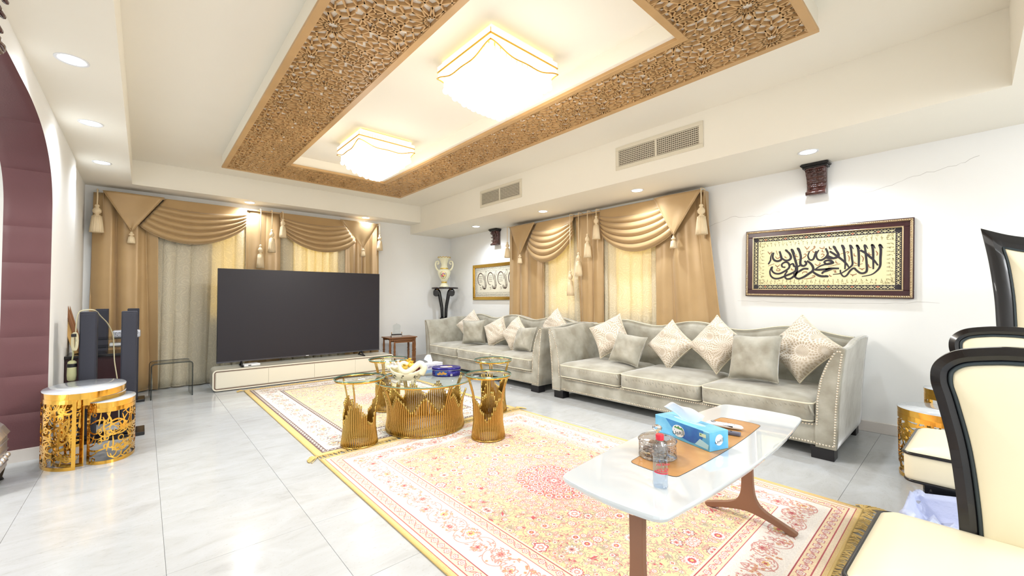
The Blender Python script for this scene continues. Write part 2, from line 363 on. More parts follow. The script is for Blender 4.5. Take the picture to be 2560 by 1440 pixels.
def rug_image(name, W, H, pal, seed, med, guard_dark, px=.0018):
    """quarter of a symmetric rug; origin of the quarter = outer corner"""
    r = np.random.default_rng(seed); c = Canvas(W/2, H/2, px, pal['field']); w2, h2 = W/2, H/2
    red, rose, wh, dk, gr, gd = pal['red'], pal['rose'], pal['white'], pal['dark'], pal['grey'], pal['gold']
    def motif(x, y, s, warm):
        k = r.random()
        cl = [(dk, wh, rose, red), (rose, wh, red, gd), (red, wh, rose, wh), (gr, wh, rose, dk)][r.integers(4)] if warm else [(gr, wh, gd, rose), (gr, wh, rose, dk), (dk, wh, gd, rose)][r.integers(3)]
        if k < .7: c.flower(x, y, s, int(r.integers(5, 13)), cl, r.random()*6, .22+.3*r.random())
        else:
            a = r.random()*6
            for q in (-.5, 0, .5): c.leaf(x+cos(a+q)*s*.5, y+sin(a+q)*s*.5, s*.8, s*.18, a+q, (red if warm and r.random() < .5 else gr))
    def scatter(x0, y0, x1, y1, n, smin, smax, warm=True, vines=True, vc=None):
        P = []
        for _ in range(n*8):
            if len(P) >= n: break
            x, y = r.uniform(x0, x1), r.uniform(y0, y1); s = r.uniform(smin, smax)
            if all((x-a)**2+(y-b)**2 > (s+t)**2*.9 for a, b, t in P[-260:]): P.append((x, y, s))
        if vines:
            for x, y, s in P:
                a = r.random()*6; c.arc(x, y, s*1.5, a, a+2.2+2*r.random(), .0045, vc or (rose if r.random() < .5 else gr), .12*(r.random()-.3))
        for x, y, s in P:
            motif(x, y, s, warm or r.random() < .35)
    # field
    b = pal['b']
    for _ in range(int(1500*w2*h2/1.4)):
        x, y = r.uniform(b, w2), r.uniform(b, h2); a = r.random()*6
        if r.random() < .55: c.leaf(x, y, .011, .0028, a, (rose if pal['warmf'] and r.random() < .6 else gr))
        else: c.arc(x, y, r.uniform(.008, .02), a, a+2.4, .0026, (rose if r.random() < .4 and pal['warmf'] else gr))
    scatter(b, b, w2+.03, h2+.03, int(420*w2*h2/1.4), .009, .019, pal['warmf'])
    scatter(b, b, w2+.03, h2+.03, int(46*w2*h2/1.4), .026, .044, pal['warmf'])
    if med:
        n = int(900*med*med)
        for _ in range(n):
            a, q = r.random()*pi/2, med*r.random()**.8
            x, y = w2-q*cos(a)*.8, h2-q*sin(a)
            k = q/med
            c.flower(x, y, r.uniform(.008, .016), int(r.integers(4, 9)), (red if k < .35 or r.random() < .3 else rose, wh, rose, red), r.random()*6)
            c.arc(x, y, r.uniform(.015, .03), a, a+3, .0032, red if k < .5 else rose)
        for k, R in enumerate((.05, .1, .16, .24)):
            for j in range(0, 7):
                a = pi/2*j/6; c.flower(w2-R*cos(a)*.85, h2-R*sin(a), .018+.004*k, 7, (red, wh, red, gd))
        c.flower(w2, h2, .05, 8, (red, rose, wh, red))
    # border
    bands = pal['bands']   # list of (offset0, offset1, colour, kind)
    for o0, o1, col, kind in bands:
        # draw as L shaped band: horizontal arm (y small) and vertical arm (x small)
        c.rect(o0, o0, w2+1, o1, col); c.rect(o0, o0, o1, h2+1, col)
    for o0, o1, col, kind in bands:
        m = (o0+o1)/2; t = o1-o0
        if kind == 'main':
            for arm in (0, 1):
                Lm = w2 if arm == 0 else h2; st = t*.62; k = 0; p = m
                while p < Lm+st:
                    x, y = (p, m) if arm == 0 else (m, p)
                    sg = 1 if k % 2 else -1
                    ox, oy = (0, sg*t*.12) if arm == 0 else (sg*t*.12, 0)
                    c.arc(x, y, t*.36, (0 if sg > 0 else pi)+(0 if arm == 0 else pi/2), (pi if sg > 0 else 2*pi)+(0 if arm == 0 else pi/2), .005, rose)
                    c.flower(x+ox, y+oy, t*(.27 if k % 2 else .2), 9 if k % 2 else 6, (dk if not pal['warmb'] else rose, wh, rose if k % 3 else gd, red), k, .35)
                    for _ in range(26):
                        xx, yy = x+r.uniform(-.5, .5)*st, y+r.uniform(-.5, .5)*st
                        if min(xx, yy) > o0+.012 and ((arm == 0 and yy < o1-.012) or (arm == 1 and xx < o1-.012)):
                            if r.random() < .5: c.flower(xx, yy, r.uniform(.005, .012), 5, (rose if pal['warmb'] else gr, gd if r.random() < .5 else wh, red if pal['warmb'] else dk, wh), r.random()*6)
                            else: c.leaf(xx, yy, .016, .0035, r.random()*6, rose if pal['warmb'] else gr)
                    p += st; k += 1
        elif kind == 'small':
            for arm in (0, 1):
                Lm = w2 if arm == 0 else h2; st = t*.95; p = m; k = 0
                while p < Lm+st:
                    x, y = (p, m) if arm == 0 else (m, p)
                    c.flower(x, y, t*.34, 6, (red if pal['warmb'] else dk, wh, rose, wh), 0)
                    x2, y2 = (p+st/2, m) if arm == 0 else (m, p+st/2)
                    c.leaf(x2, y2, t*.3, t*.1, .7 if k % 2 else -.7, rose if pal['warmb'] else gr); p += st; k += 1
        elif kind == 'zig':
            for arm in (0, 1):
                Lm = w2 if arm == 0 else h2; p = m; k = 0
                while p < Lm+.05:
                    x, y = (p, m) if arm == 0 else (m, p)
                    c.leaf(x, y, t*.45, t*.12, .8 if k % 2 else 2.3, wh); p += t*.62; k += 1
    q = c.a
    q = np.concatenate([q, q[:, ::-1]], 1); q = np.concatenate([q, q[::-1]], 0)
    q = np.clip(q*(1+.05*r.standard_normal(q.shape[:2]+(1,)).astype(np.float32)), 0, 1)
    img = bpy.data.images.new(name, q.shape[1], q.shape[0]); px_ = np.ones(q.shape[:2]+(4,), np.float32); px_[..., :3] = q
    img.pixels.foreach_set(px_.ravel()); img.update(); img.pack()
    m = bpy.data.materials.new(name); m.use_nodes = True; nt = m.node_tree; b_ = nt.nodes['Principled BSDF']
    ti = nt.nodes.new('ShaderNodeTexImage'); ti.image = img; tc = nt.nodes.new('ShaderNodeTexCoord'); nt.links.new(tc.outputs['Generated'], ti.inputs[0])
    nt.links.new(ti.outputs[0], b_.inputs['Base Color']); b_.inputs['Roughness'].default_value = .9; b_.inputs['Sheen Weight'].default_value = .15
    n = nt.nodes.new('ShaderNodeTexNoise'); n.inputs['Scale'].default_value = 420; bp = nt.nodes.new('ShaderNodeBump'); bp.inputs['Strength'].default_value = .25; bp.inputs['Distance'].default_value = .004
    nt.links.new(tc.outputs['Object'], n.inputs['Vector']); nt.links.new(n.outputs[0], bp.inputs['Height']); nt.links.new(bp.outputs[0], b_.inputs['Normal'])
    return m

# ------------------------------------------------------------------ ROOM
XL, XR, YF, YB = -.569, 4.85, 7.38, -3.2
XL2 = -.545
floor = MB().box(-3.4, YB-.1, -.12, XR+.12, YF+.12, -.006).build('floor', grout_m); tag(floor, kind='structure')
sx0, px_, sy0, py_ = .0905, .604, 2.375, .609
tile_me = {}
for i in range(-6, 9):
    for j in range(-10, 9):
        x0, x1 = sx0+i*px_, sx0+(i+1)*px_; y0, y1 = sy0+j*py_, sy0+(j+1)*py_
        hall = x1 < XL2+.3
        lo = XL if not (1.7 < y0 and y1 < 5.0) else -3.2
        cx0, cx1, cy0, cy1 = max(x0, lo), min(x1, XR), max(y0, YB), min(y1, YF)
        if cx1-cx0 < .03 or cy1-cy0 < .03: continue
        g = .0007; key = (round(cx1-cx0, 3), round(cy1-cy0, 3))
        if key not in tile_me:
            o = MB().box(g, g, -.006, key[0]-g, key[1]-g, 0).build('tile', tile_m, floor); bevel(o, .0008, 1); tile_me[key] = o
        else:
            o = tile_me[key].copy(); COL.objects.link(o)
        o.location = (cx0, cy0, 0)

# ceiling: main plane, dropped soffits and the air-conditioning bulkhead
ceiling = MB().box(XL-.1, -.2, 2.969, XR+.1, YF+.1, 3.08).build('ceiling', ceil_m); tag(ceiling, kind='structure')
MB().box(XL-.1, -.2, 2.659, -.13, YF+.1, 2.969).build('soffit', ceil_m, ceiling)
MB().box(-.13, 6.98, 2.659, 3.917, YF+.1, 2.969).build('soffit', ceil_m, ceiling)
MB().box(-3.4, YB-.1, 2.485, XR+.1, -.2, 3.08).build('soffit', ceil_m, ceiling)
MB().box(3.917, -.2, 2.485, XR+.1, YF+.1, 2.969).build('bulkhead', ceil_m, ceiling)

# left wall with the pointed arch opening
cur = [(4.80, 1.767), (4.79, 2.0), (4.70, 2.18), (4.52, 2.32), (4.25, 2.42), (3.9, 2.475), (3.5, 2.49), (3.2, 2.495)]
curs = spline(cur, 5)
arch = [(4.80, 0)]+curs+[(6.40-y, z) for y, z in curs[::-1][1:]]+[(1.60, 0)]
def archwall(xa, xb, y0, y1, top):
    poly = [(y1, 0), (y1, top), (y0, top), (y0, 0)]+arch[::-1]
    return MB().prism(poly, xa, xb, 'x')
wl = archwall(-.79, XL, YB, YF+.1, 3.0).build('wall_left', wall_m); tag(wl, kind='structure')
archwall(XL-.01, XL2, YB, 6.2, 2.66).build('arch_surround', wall_m, wl)
# maroon padded lining: one panel per seam
ap = [(y, z) for y, z in arch if z > 0]
path = [(4.80, z) for z in (.085, .35, .633, .927, 1.21, 1.49, 1.767)]
segs = [[path[i], path[i+1]] for i in range(6)]
segs += [curs[0:11], curs[10:21], curs[20:]]
segs2 = [[(6.40-y, z) for y, z in s] for s in segs]
for s in segs+segs2:
    P = [Vector(p) for p in (s if len(s) > 2 else [tuple(np.array(s[0])*(1-t)+np.array(s[1])*t) for t in np.linspace(0, 1, 7)])]
    n = len(P)
    def fn(u, v, P=P, n=n):
        i = min(int(u*(n-1)), n-2); f = u*(n-1)-i; p = P[i].lerp(P[i+1], f); t = (P[min(i+1, n-1)]-P[i]).normalized()
        nn = Vector((-t.y, t.x)) if P[0].x > 3.2 else Vector((t.y, -t.x))
        e = .001+.010*(1-abs(2*u-1)**10)*(1-abs(2*v-1)**12)
        q = p+nn*e; return (lerp(-.79, XL2, v), q.x, q.y)
    MB().grid(fn, max(n, 9) if len(s) == 2 else n*2, 13).build('panel', maroon, wl, fix=False)
MB().box(-.81, 4.76, 0, XL2, 4.799, .085).build('skirting', trim_m, wl)

# far wall (two windows) and right wall (two windows)
def wall_with_holes(name, ax, a0, a1, z1, holes, p, th, s0=0):
    m = MB(); cuts = sorted(holes); c = a0
    def bx(u0, v0, u1, v1):
        if ax == 'y': m.box(u0, p, v0, u1, p+th, v1)
        else: m.box(p, u0, v0, p+th, u1, v1)
    for h0, h1, zz0, zz1 in cuts:
        bx(c, 0, h0, z1); bx(h0, 0, h1, zz0); bx(h0, zz1, h1, z1); c = h1
    bx(c, 0, a1, z1)
    return tag(m.build(name, wall_m), kind='structure')
WF = [(.74, 1.13, .95, 2.30), (1.80, 2.50, .95, 2.30)]
WR = [(2.66, 3.26, 1.0, 2.2), (3.95, 4.45, 1.0, 2.2)]
wf = wall_with_holes('wall_far', 'y', XL-.22, XR+.1, 3.0, WF, YF, .14)
wr = wall_with_holes('wall_right', 'x', YB, YF, 3.0, WR, XR, .14)
tag(MB().box(-3.4, YB-.12, 0, XR+.12, YB, 2.6).build('wall_back', wall_m), kind='structure')
tag(MB().box(-3.4, 1.0, 0, -3.3, 5.4, 2.7).box(-3.4, 5.3, 0, -.79, 5.4, 2.7).box(-3.4, .9, 0, -.79, 1.0, 2.7).box(-3.4, .9, 2.7, -.79, 5.4, 2.8).build('wall_hallway', wall_m), kind='structure')
light('AREA', (-2.0, 3.3, 2.6), 45, (1, .97, .92), .6)
frame_w = mat('white window frame', S(225, 222, 212), .4)
pane_m = thin_glass('window pane', (.95, .97, .95, 1), .3)
for k, (ax, h) in enumerate([('y', WF[0]), ('y', WF[1]), ('x', WR[0]), ('x', WR[1])]):
    a0, a1, z0, z1 = h; P = YF if ax == 'y' else XR
    m = MB(); g = MB()
    def bx(mm, u0, v0, u1, v1, d0=.04, d1=.08):
        if ax == 'y': mm.box(u0, P+d0, v0, u1, P+d1, v1)
        else: mm.box(P+d0, u0, v0, P+d1, u1, v1)
    bx(g, a0+.03, z0+.03, a1-.03, z1-.03, .057, .061)
    go = g.build('window_%d' % (k+1), pane_m); tag(go, kind='structure')
    bx(m, a0, z0, a0+.035, z1); bx(m, a1-.035, z0, a1, z1); bx(m, a0+.035, z0, a1-.035, z0+.035); bx(m, a0+.035, z1-.035, a1-.035, z1)
    m.build('window_frame', frame_w, go)
    mm = MB()
    for q in range(1, 4): bx(mm, a0+.035, lerp(z0, z1, q/4)-.012, a1-.035, lerp(z0, z1, q/4)+.012, .04, .056)
    mm.build('glazing_bar', frame_w, go)
# skirtings
for nm, b in (('baseboard_right', (4.832, YB, 0, 4.85, YF, .095)), ('baseboard_far', (XL, 7.362, 0, 4.832, 7.38, .095)), ('baseboard_left', (XL, 4.80, 0, XL+.03, 7.36, .085))):
    o = MB().box(*b).build(nm, trim_m); tag(o, kind='structure'); bevel(o, .003, 1)
# hairline plaster cracks on the right wall
crack_m = mat('crack grey', S(200, 198, 194), .9)
for pts in ([(2.45, 1.96), (2.1, 2.0), (1.75, 2.1), (1.5, 2.06), (1.25, 2.09), (1.05, 2.06), (.85, 2.12), (.5, 2.16), (.3, 2.22), (.05, 2.26), (-.1, 2.31)], [(1.7, 1.17), (1.2, 1.155), (.5, 1.15), (.1, 1.155)]):
    P = []
    for i in range(len(pts)-1):
        for t in np.linspace(0, 1, 7)[:-1]: P.append((lerp(pts[i][0], pts[i+1][0], t), lerp(pts[i][1], pts[i+1][1], t)+random.uniform(-.009, .009)))
    MB().ribbon(P, [random.uniform(.0015, .004) for _ in P], fn=lambda u, v, d: (4.85-d*.6, u, v)).build('plaster_crack', crack_m, wr)

# ------------------------------------------------------------------ dropped ceiling frame with pierced wood lattice
LX0, LX1, LY0, LY1 = .685, 3.05, .577, 6.08
IX0, IX1, IY0, IY1 = 1.295, 2.475, 1.19, 5.43
lat = thing('ceiling_lattice', 'golden wood lattice frame with pierced star pattern around the ceiling lamps', 'ceiling lattice', (0, 0, 2.82))
def ringbox(m, X0, Y0, X1, Y1, wd, z0, z1):
    m.box(X0, Y0, z0, X0+wd, Y1, z1).box(X1-wd, Y0, z0, X1, Y1, z1).box(X0+wd, Y0, z0, X1-wd, Y0+wd, z1).box(X0+wd, Y1-wd, z0, X1-wd, Y1, z1); return m
gy = MB()
e_ = .004
ringbox(gy, LX0+e_, LY0+e_, LX1-e_, LY1-e_, .61-2*e_, .0245, .149)
gy.build('gypsum_box', ceil_m, lat)
fw = .047
m = MB(); ringbox(m, LX0, LY0, LX1, LY1, fw, 0, .022); bevel(m.build('outer_frame', wood_lat, lat), .002, 1)
m = MB(); ringbox(m, IX0-fw, IY0-fw, IX1+fw, IY1+fw, fw, 0, .026); bevel(m.build('inner_frame', wood_lat, lat), .002, 1)
# star pattern: twelve pointed rosettes on a square grid, eight pointed stars in the gaps
segsP = []
def seg(a, b): segsP.append((a, b))
for r_ in range(-1, 16):
    for c_ in range(-1, 8):
        cx, cy = .816+.4204*c_, 1.221+.4255*(r_-2); rx, ry = .4204/.42, .4255/.42
        if IX0+.28 < cx < IX1-.28 and IY0+.28 < cy < IY1-.28: continue
        def pt(r, a): return (cx+r*rx*cos(radians(a)), cy+r*ry*sin(radians(a)))
        for k in range(12):
            A, Am = pt(.050, 30*k+15), pt(.050, 30*k-15); c0 = pt(.034, 30*k); B, B2 = pt(.125, 30*k), pt(.125, 30*k+30); F = pt(.160, 30*k+15); H, H2 = pt(.21, 30*k), pt(.21, 30*k+30)
            seg(c0, A); seg(c0, Am); seg(A, B); seg(A, B2); seg(B, F); seg(B2, F); seg(F, H); seg(F, H2)
            seg(F, pt(.205, 30*k+15))
        qx, qy = cx+.2102, cy+.21275; o8 = []
        for k in range(4):
            for u, v in ((-.028, -.105), (-.105, -.028)):
                for _ in range(k): u, v = -v, u
                o8.append((qx+u*rx, qy+v*ry))
        o8.sort(key=lambda p: atan2(p[1]-qy, p[0]-qx))
        for k in range(8): seg(o8[k], o8[(k+3) % 8]); seg(o8[k], o8[(k+1) % 8])
def clip(a, b, R):
    (x0, y0), (x1, y1) = a, b; dx, dy = x1-x0, y1-y0; t0, t1 = 0, 1
    for p, q in ((-dx, x0-R[0]), (dx, R[2]-x0), (-dy, y0-R[1]), (dy, R[3]-y0)):
        if abs(p) < 1e-9:
            if q < 0: return None
        else:
            t = q/p
            if p < 0: t0 = max(t0, t)
            else: t1 = min(t1, t)
    if t1-t0 < .02: return None
    return (x0+dx*t0, y0+dy*t0), (x0+dx*t1, y0+dy*t1)
for R in ((LX0+fw, LY0+fw, IX0-fw, LY1-fw), (IX1+fw, LY0+fw, LX1-fw, LY1-fw), (IX0-fw, LY0+fw, IX1+fw, IY0-fw), (IX0-fw, IY1+fw, IX1+fw, LY1-fw)):
    m = MB(); hw = .0045; seen = set()
    for a, b in segsP:
        c = clip(a, b, R)
        if not c: continue
        key = tuple(sorted((tuple(round(q, 3) for q in c[0]), tuple(round(q, 3) for q in c[1]))))
        if key in seen: continue
        seen.add(key)
        a2, b2 = Vector(c[0]), Vector(c[1]); t = (b2-a2); L_ = t.length
        if L_ < .004: continue
        t.normalize(); n = Vector((-t.y, t.x))*hw; a2 -= t*.002; b2 += t*.002
        q = [a2+n, b2+n, b2-n, a2-n]; z0, z1 = .003, .024
        m.add([(p.x, p.y, z0) for p in q]+[(p.x, p.y, z1) for p in q], [(0, 1, 2, 3), (0, 4, 5, 1), (2, 6, 7, 3), (1, 5, 6, 2), (3, 7, 4, 0)])
    m.build('lattice_screen', wood_lat, lat, fix=False)

# ------------------------------------------------------------------ lamps
lit = emis('lit crystal', (1, .93, .78, 1), 1.5); litball = emis('lit crystal ball', (1, .96, .88, 1), 1.7)
litband = emis('lit crystal band', (1, .90, .70, 1), .85)
halo = emis('backlight strip', (1, .82, .42, 1), 1.1)
def chandelier(x, y, label):
    t = thing('crystal_ceiling_lamp', label, 'ceiling lamp', (x, y, 2.969), 0, 'square crystal ceiling lamps')
    h = .31
    MB().box(-.27, -.27, -.05, .27, .27, 0).build('base_plate', gold2, t)
    ringbox(MB(), -.29, -.29, .29, .29, .018, -.04, -.012).build('backlight_strip', halo, t)
    bevel(ringbox(MB(), -h, -h, h, h, .012, -.085, -.05).box(-h, -h, -.052, h, h, -.048).build('top_frame', gold2, t), .002, 1)
    m = MB()
    for k in range(40):
        a = -h+.008+k*(2*h-.016)/39
        for (px, py) in ((a, -h-.004), (a, h+.004), (-h-.004, a), (h+.004, a)): m.cbox((px, py, -.068), (.009, .009, .034))
    tag(m.build('glass_rods', litband, t), kind='stuff')
    def wav(s): return -.165-.022*cos(s*pi*2/.62*1)+.01*cos(s*pi*4/.62)
    m = MB(); n = 36
    loop = [(lerp(-h, h, k/n), -h) for k in range(n)]+[(h, lerp(-h, h, k/n)) for k in range(n)]+[(lerp(h, -h, k/n), h) for k in range(n)]+[(-h, lerp(h, -h, k/n)) for k in range(n)]
    zs = [wav(lerp(-.31, .31, (k % n)/n)) for k in range(4*n)]
    m.rings([[(px, py, z) for (px, py), z in zip(loop, zs)], [(px, py, -.085) for px, py in loop]], cap=False, smooth=False)
    m.build('crystal_skirt', litband, t)
    MB().tube([(px*1.02, py*1.02, z) for (px, py), z in zip(loop+loop[:1], zs+zs[:1])], .005, 6).build('wavy_trim', gold2, t)
    MB().tube([(px*1.01, py*1.01, -.088) for (px, py) in loop+loop[:1]], .006, 6).build('gold_bead_trim', gold2, t)
    m = MB(); b = MB(); N = 12
    for i in range(N):
        for j in range(N):
            u, v = lerp(-.27, .27, i/(N-1)), lerp(-.27, .27, j/(N-1)); e = max(abs(u), abs(v))/.27
            zb = -.215-.185*(1-e**1.7)
            m.lathe([(.014, -.10), (.018, zb+.02), (.012, zb)], 6, (u, v, 0)); b.sphere((u, v, zb-.012), .024, 10, 6)
    tag(m.build('crystal_strand', lit, t), kind='stuff'); tag(b.build('crystal_ball', litball, t), kind='stuff')
    return t
chandelier(1.915, 2.29, 'large square crystal ceiling lamp nearest the camera inside the lattice frame')
chandelier(1.92, 4.43, 'square crystal ceiling lamp nearer the television wall inside the lattice frame')
lamp_disc = emis('downlight lens', (.95, .97, 1, 1), 9)
DL = ['recessed downlight above the maroon arch, first from the camera', 'recessed downlight in the left soffit, between two others', 'recessed downlight in the left soffit nearest the far wall',
      'bright downlight above the middle tassels of the television curtains', 'bright downlight above the right triangle of the television curtains',
      'recessed downlight above the large calligraphy picture', 'recessed downlight above the right end of the sofa curtains', 'recessed downlight above the left half of the sofa curtains', 'recessed downlight above the small corner calligraphy picture']
dl0 = None
for (x, y, z, p), lb in zip(DOWN, DL):
    if dl0 is None:
        dl0 = thing('downlight', lb, 'ceiling light', (x, y, z), 0, 'recessed downlights')
        MB().lathe([(.060, -.001), (.072, -.006), (.077, -.003), (.077, 0), (.060, .0)], 28, cap=False).build('ring', white_p, dl0)
        MB().lathe([(.0005, -.003), (.058, -.003), (.060, -.001)], 28, cap=False).build('lens', lamp_disc, dl0)
    else:
        o = copy_tree(dl0); relabel(o, lb, (x, y, z))
for k, (x, y) in enumerate([(1.0, -1.7), (3.2, -1.9)]):  # made-up disc bodies for the added fill lights behind the camera
    t = thing('disc_fill_lamp', 'flat round fill lamp added out of view over the dining end, %s' % ('beside the left wall', 'beside the right wall')[k], 'ceiling lamp', (x, y, 2.485))
    MB().lathe([(.36, -.015), (.36, 0)], 32).build('rim', white_p, t); MB().lathe([(.01, -.018), (.34, -.017)], 32, cap=False).build('diffuser', emis('fill disc glow', (1, .97, .92, 1), 2), t)

# ------------------------------------------------------------------ air vents on the bulkhead
vent_m = mat('cream vent metal', S(226, 218, 198), .4); vent_d = mat('duct dark', S(86, 74, 64), .8)
def vent(y0, y1, z0, z1, label):
    t = thing('air_vent', label, 'air vent', (3.917, (y0+y1)/2, (z0+z1)/2), 0, 'air vents in the bulkhead')
    w2, h2 = (y1-y0)/2, (z1-z0)/2; f = .04
    m = MB().box(-.012, -w2, -h2, 0, w2, -h2+f).box(-.012, -w2, h2-f, 0, w2, h2).box(-.012, -w2, -h2+f, 0, -w2+f, h2-f).box(-.012, w2-f, -h2+f, 0, w2, h2-f).box(-.013, -.012, -h2+f, 0, .012, h2-f)
    bevel(m.build('frame', vent_m, t), .003, 1)
    MB().box(-.0015, -w2+f, -h2+f, 0, w2-f, h2-f).build('duct_opening', vent_d, t)
    n = 9
    for k in range(n):
        z = lerp(-h2+f+.008, h2-f-.008, k/(n-1))
        MB().cbox((-.006, 0, z), (.009, 2*(w2-f), .005), Matrix.Rotation(.35, 3, 'Y')).build('louvre', vent_m, t)
    m = MB(); n = 42
    for k in range(n):
        y = lerp(-w2+f+.01, w2-f-.01, k/(n-1)); m.box(-.004, y-.002, -h2+f, -.0016, y+.002, h2-f)
    tag(m.build('vertical_blade', vent_m, t), kind='stuff')
vent(1.647, 2.612, 2.623, 2.879, 'large cream air vent in the bulkhead above the long sofa nearest the camera')
vent(4.15, 5.10, 2.622, 2.883, 'smaller looking cream air vent in the bulkhead towards the television wall')

# ------------------------------------------------------------------ carved wall corbels
def corbel(loc, rz, label):
    t = thing('wall_corbel', label, 'corbel', loc, rz, 'carved wooden wall corbels')
    m = MB()
    for wv, dv, z0, z1 in ((.105, .125, -.028, 0), (.112, .135, -.022, -.008), (.098, .115, -.045, -.028)): m.box(-wv, -dv, z0, wv, 0, z1)
    bevel(m.build('cap', black_wood, t), .003, 1)
    def prof(v): return .095-.035*sin(v*pi*1.0)-.01*v+(.028*sm((v-.8)/.15) if v > .8 else 0)
    rs = []
    for i in range(25):
        v = i/24; dd = prof(v); z = -.045-.245*v; r = []
        for k in range(13):
            u = lerp(-1, 1, k/12); bump = .012*abs(sin(u*pi))*(1-.5*v)+.006*cos(v*40)*(1 if abs(u) < .9 else 0)
            r.append((u*(.082-.01*v), -(dd+bump), z))
        rs.append(r+[(.082-.01*v, 0, z), (-.082+.01*v, 0, z)])
    MB().rings(rs).build('scroll_body', darkwood, t)
    for s_ in (-1, 1):
        for k in range(3):
            z = -.09-.062*k; MB().tube(spline([(s_*.012, -.108+.004*k, z), (s_*.035, -.118+.006*k, z-.012), (s_*.064, -.106+.006*k, z+.004)], 4), .0075, 6).build('carved_leaf', darkwood, t)
        m = MB()
        for k in range(4): m.tube([(s_*(.014+.015*k), -.112, -.062), (s_*(.014+.015*k), -.112, -.085)], .0055, 6)
        tag(m.build('carved_flute', darkwood, t), kind='stuff')
    MB().tube([(-.078, -.09, -.285), (.078, -.09, -.285)], .020, 12).build('scroll_roll', darkwood, t)
corbel((4.85, .96, 2.484), R90, 'dark carved wooden corbel on the wall above the large calligraphy picture')
corbel((4.85, 5.80, 2.484), R90, 'dark carved wooden corbel above the small gold framed calligraphy picture')
corbel((XL2, 2.52, 2.5), -R90, 'dark carved wooden corbel at the crown of the maroon arch')

# ------------------------------------------------------------------ CURTAINS
def drape(name, label, cat, root, x0, x1, z0, z1, folds, amp, m_, seed, group=None, fl=(0, 0), yo=0., sharp=1.6):
    """root=(loc, rz): local x along the wall, -y out of the wall"""
    r = random.Random(seed); ph = [r.uniform(0, 6) for _ in range(4)]
    t = thing(name, label, cat, root[0], root[1], group)
    def fn(u, v):
        z = lerp(z1, z0, v); xa, xb = lerp(x0, x0+fl[0], v), lerp(x1, x1+fl[1], v)
        uu = u+.012*sin(3*v+ph[0])*sin(pi*u); a = amp*(.55+.6*v)
        uw = uu+.045*sin(2*pi*uu*1.3+ph[3]); s = 2*abs(sin(pi*folds*uw+ph[1]+.3*sin(2*v+ph[2])))**.62-1
        y = -a*s-.10*a*sin(2*pi*folds*2.3*uu+ph[3])+yo+.004*sin(25*v+9*u)*v
        return (lerp(xa, xb, u)+.3*a*cos(2*pi*folds*uu+ph[1]), y, z)
    nu = int(60+folds*16); m = MB(); m.grid(fn, nu, 26)
    o = m.build('fabric', m_, t, fix=False)
    sd = o.modifiers.new('s', 'SOLIDIFY'); sd.thickness = .003; sd.offset = 0
    m = MB(); P = [fn(k/(nu-1), .995) for k in range(nu)]
    m.tube([(x, y, z) for x, y, z in P], .004, 5); m.build('hem', m_, t)
    return t
def tassel(m, x, y, zt, zb, z_cord, sc=1.):
    """cord from z_cord to the knob; knob + skirt between zt (top of knob) and zb (bottom)"""
    L = zt-zb; m.tube([(x, y, z_cord), (x+.002, y, (z_cord+zt)/2), (x, y, zt)], .0055*sc, 6)
    pr = [(.004, 0), (.016, -.03*L), (.019, -.07*L), (.012, -.11*L), (.022, -.15*L), (.034, -.22*L), (.032, -.29*L), (.018, -.34*L), (.014, -.36*L), (.024, -.39*L), (.036, -.43*L)]
    m.lathe([(r*sc, z) for r, z in pr], 14, (x, y, zt))
    m.lathe([(.034*sc, -.42*L), (.040*sc, -.6*L), (.045*sc, -.8*L), (.050*sc, -L)], 48, (x, y, zt), ripple=(16, .09))
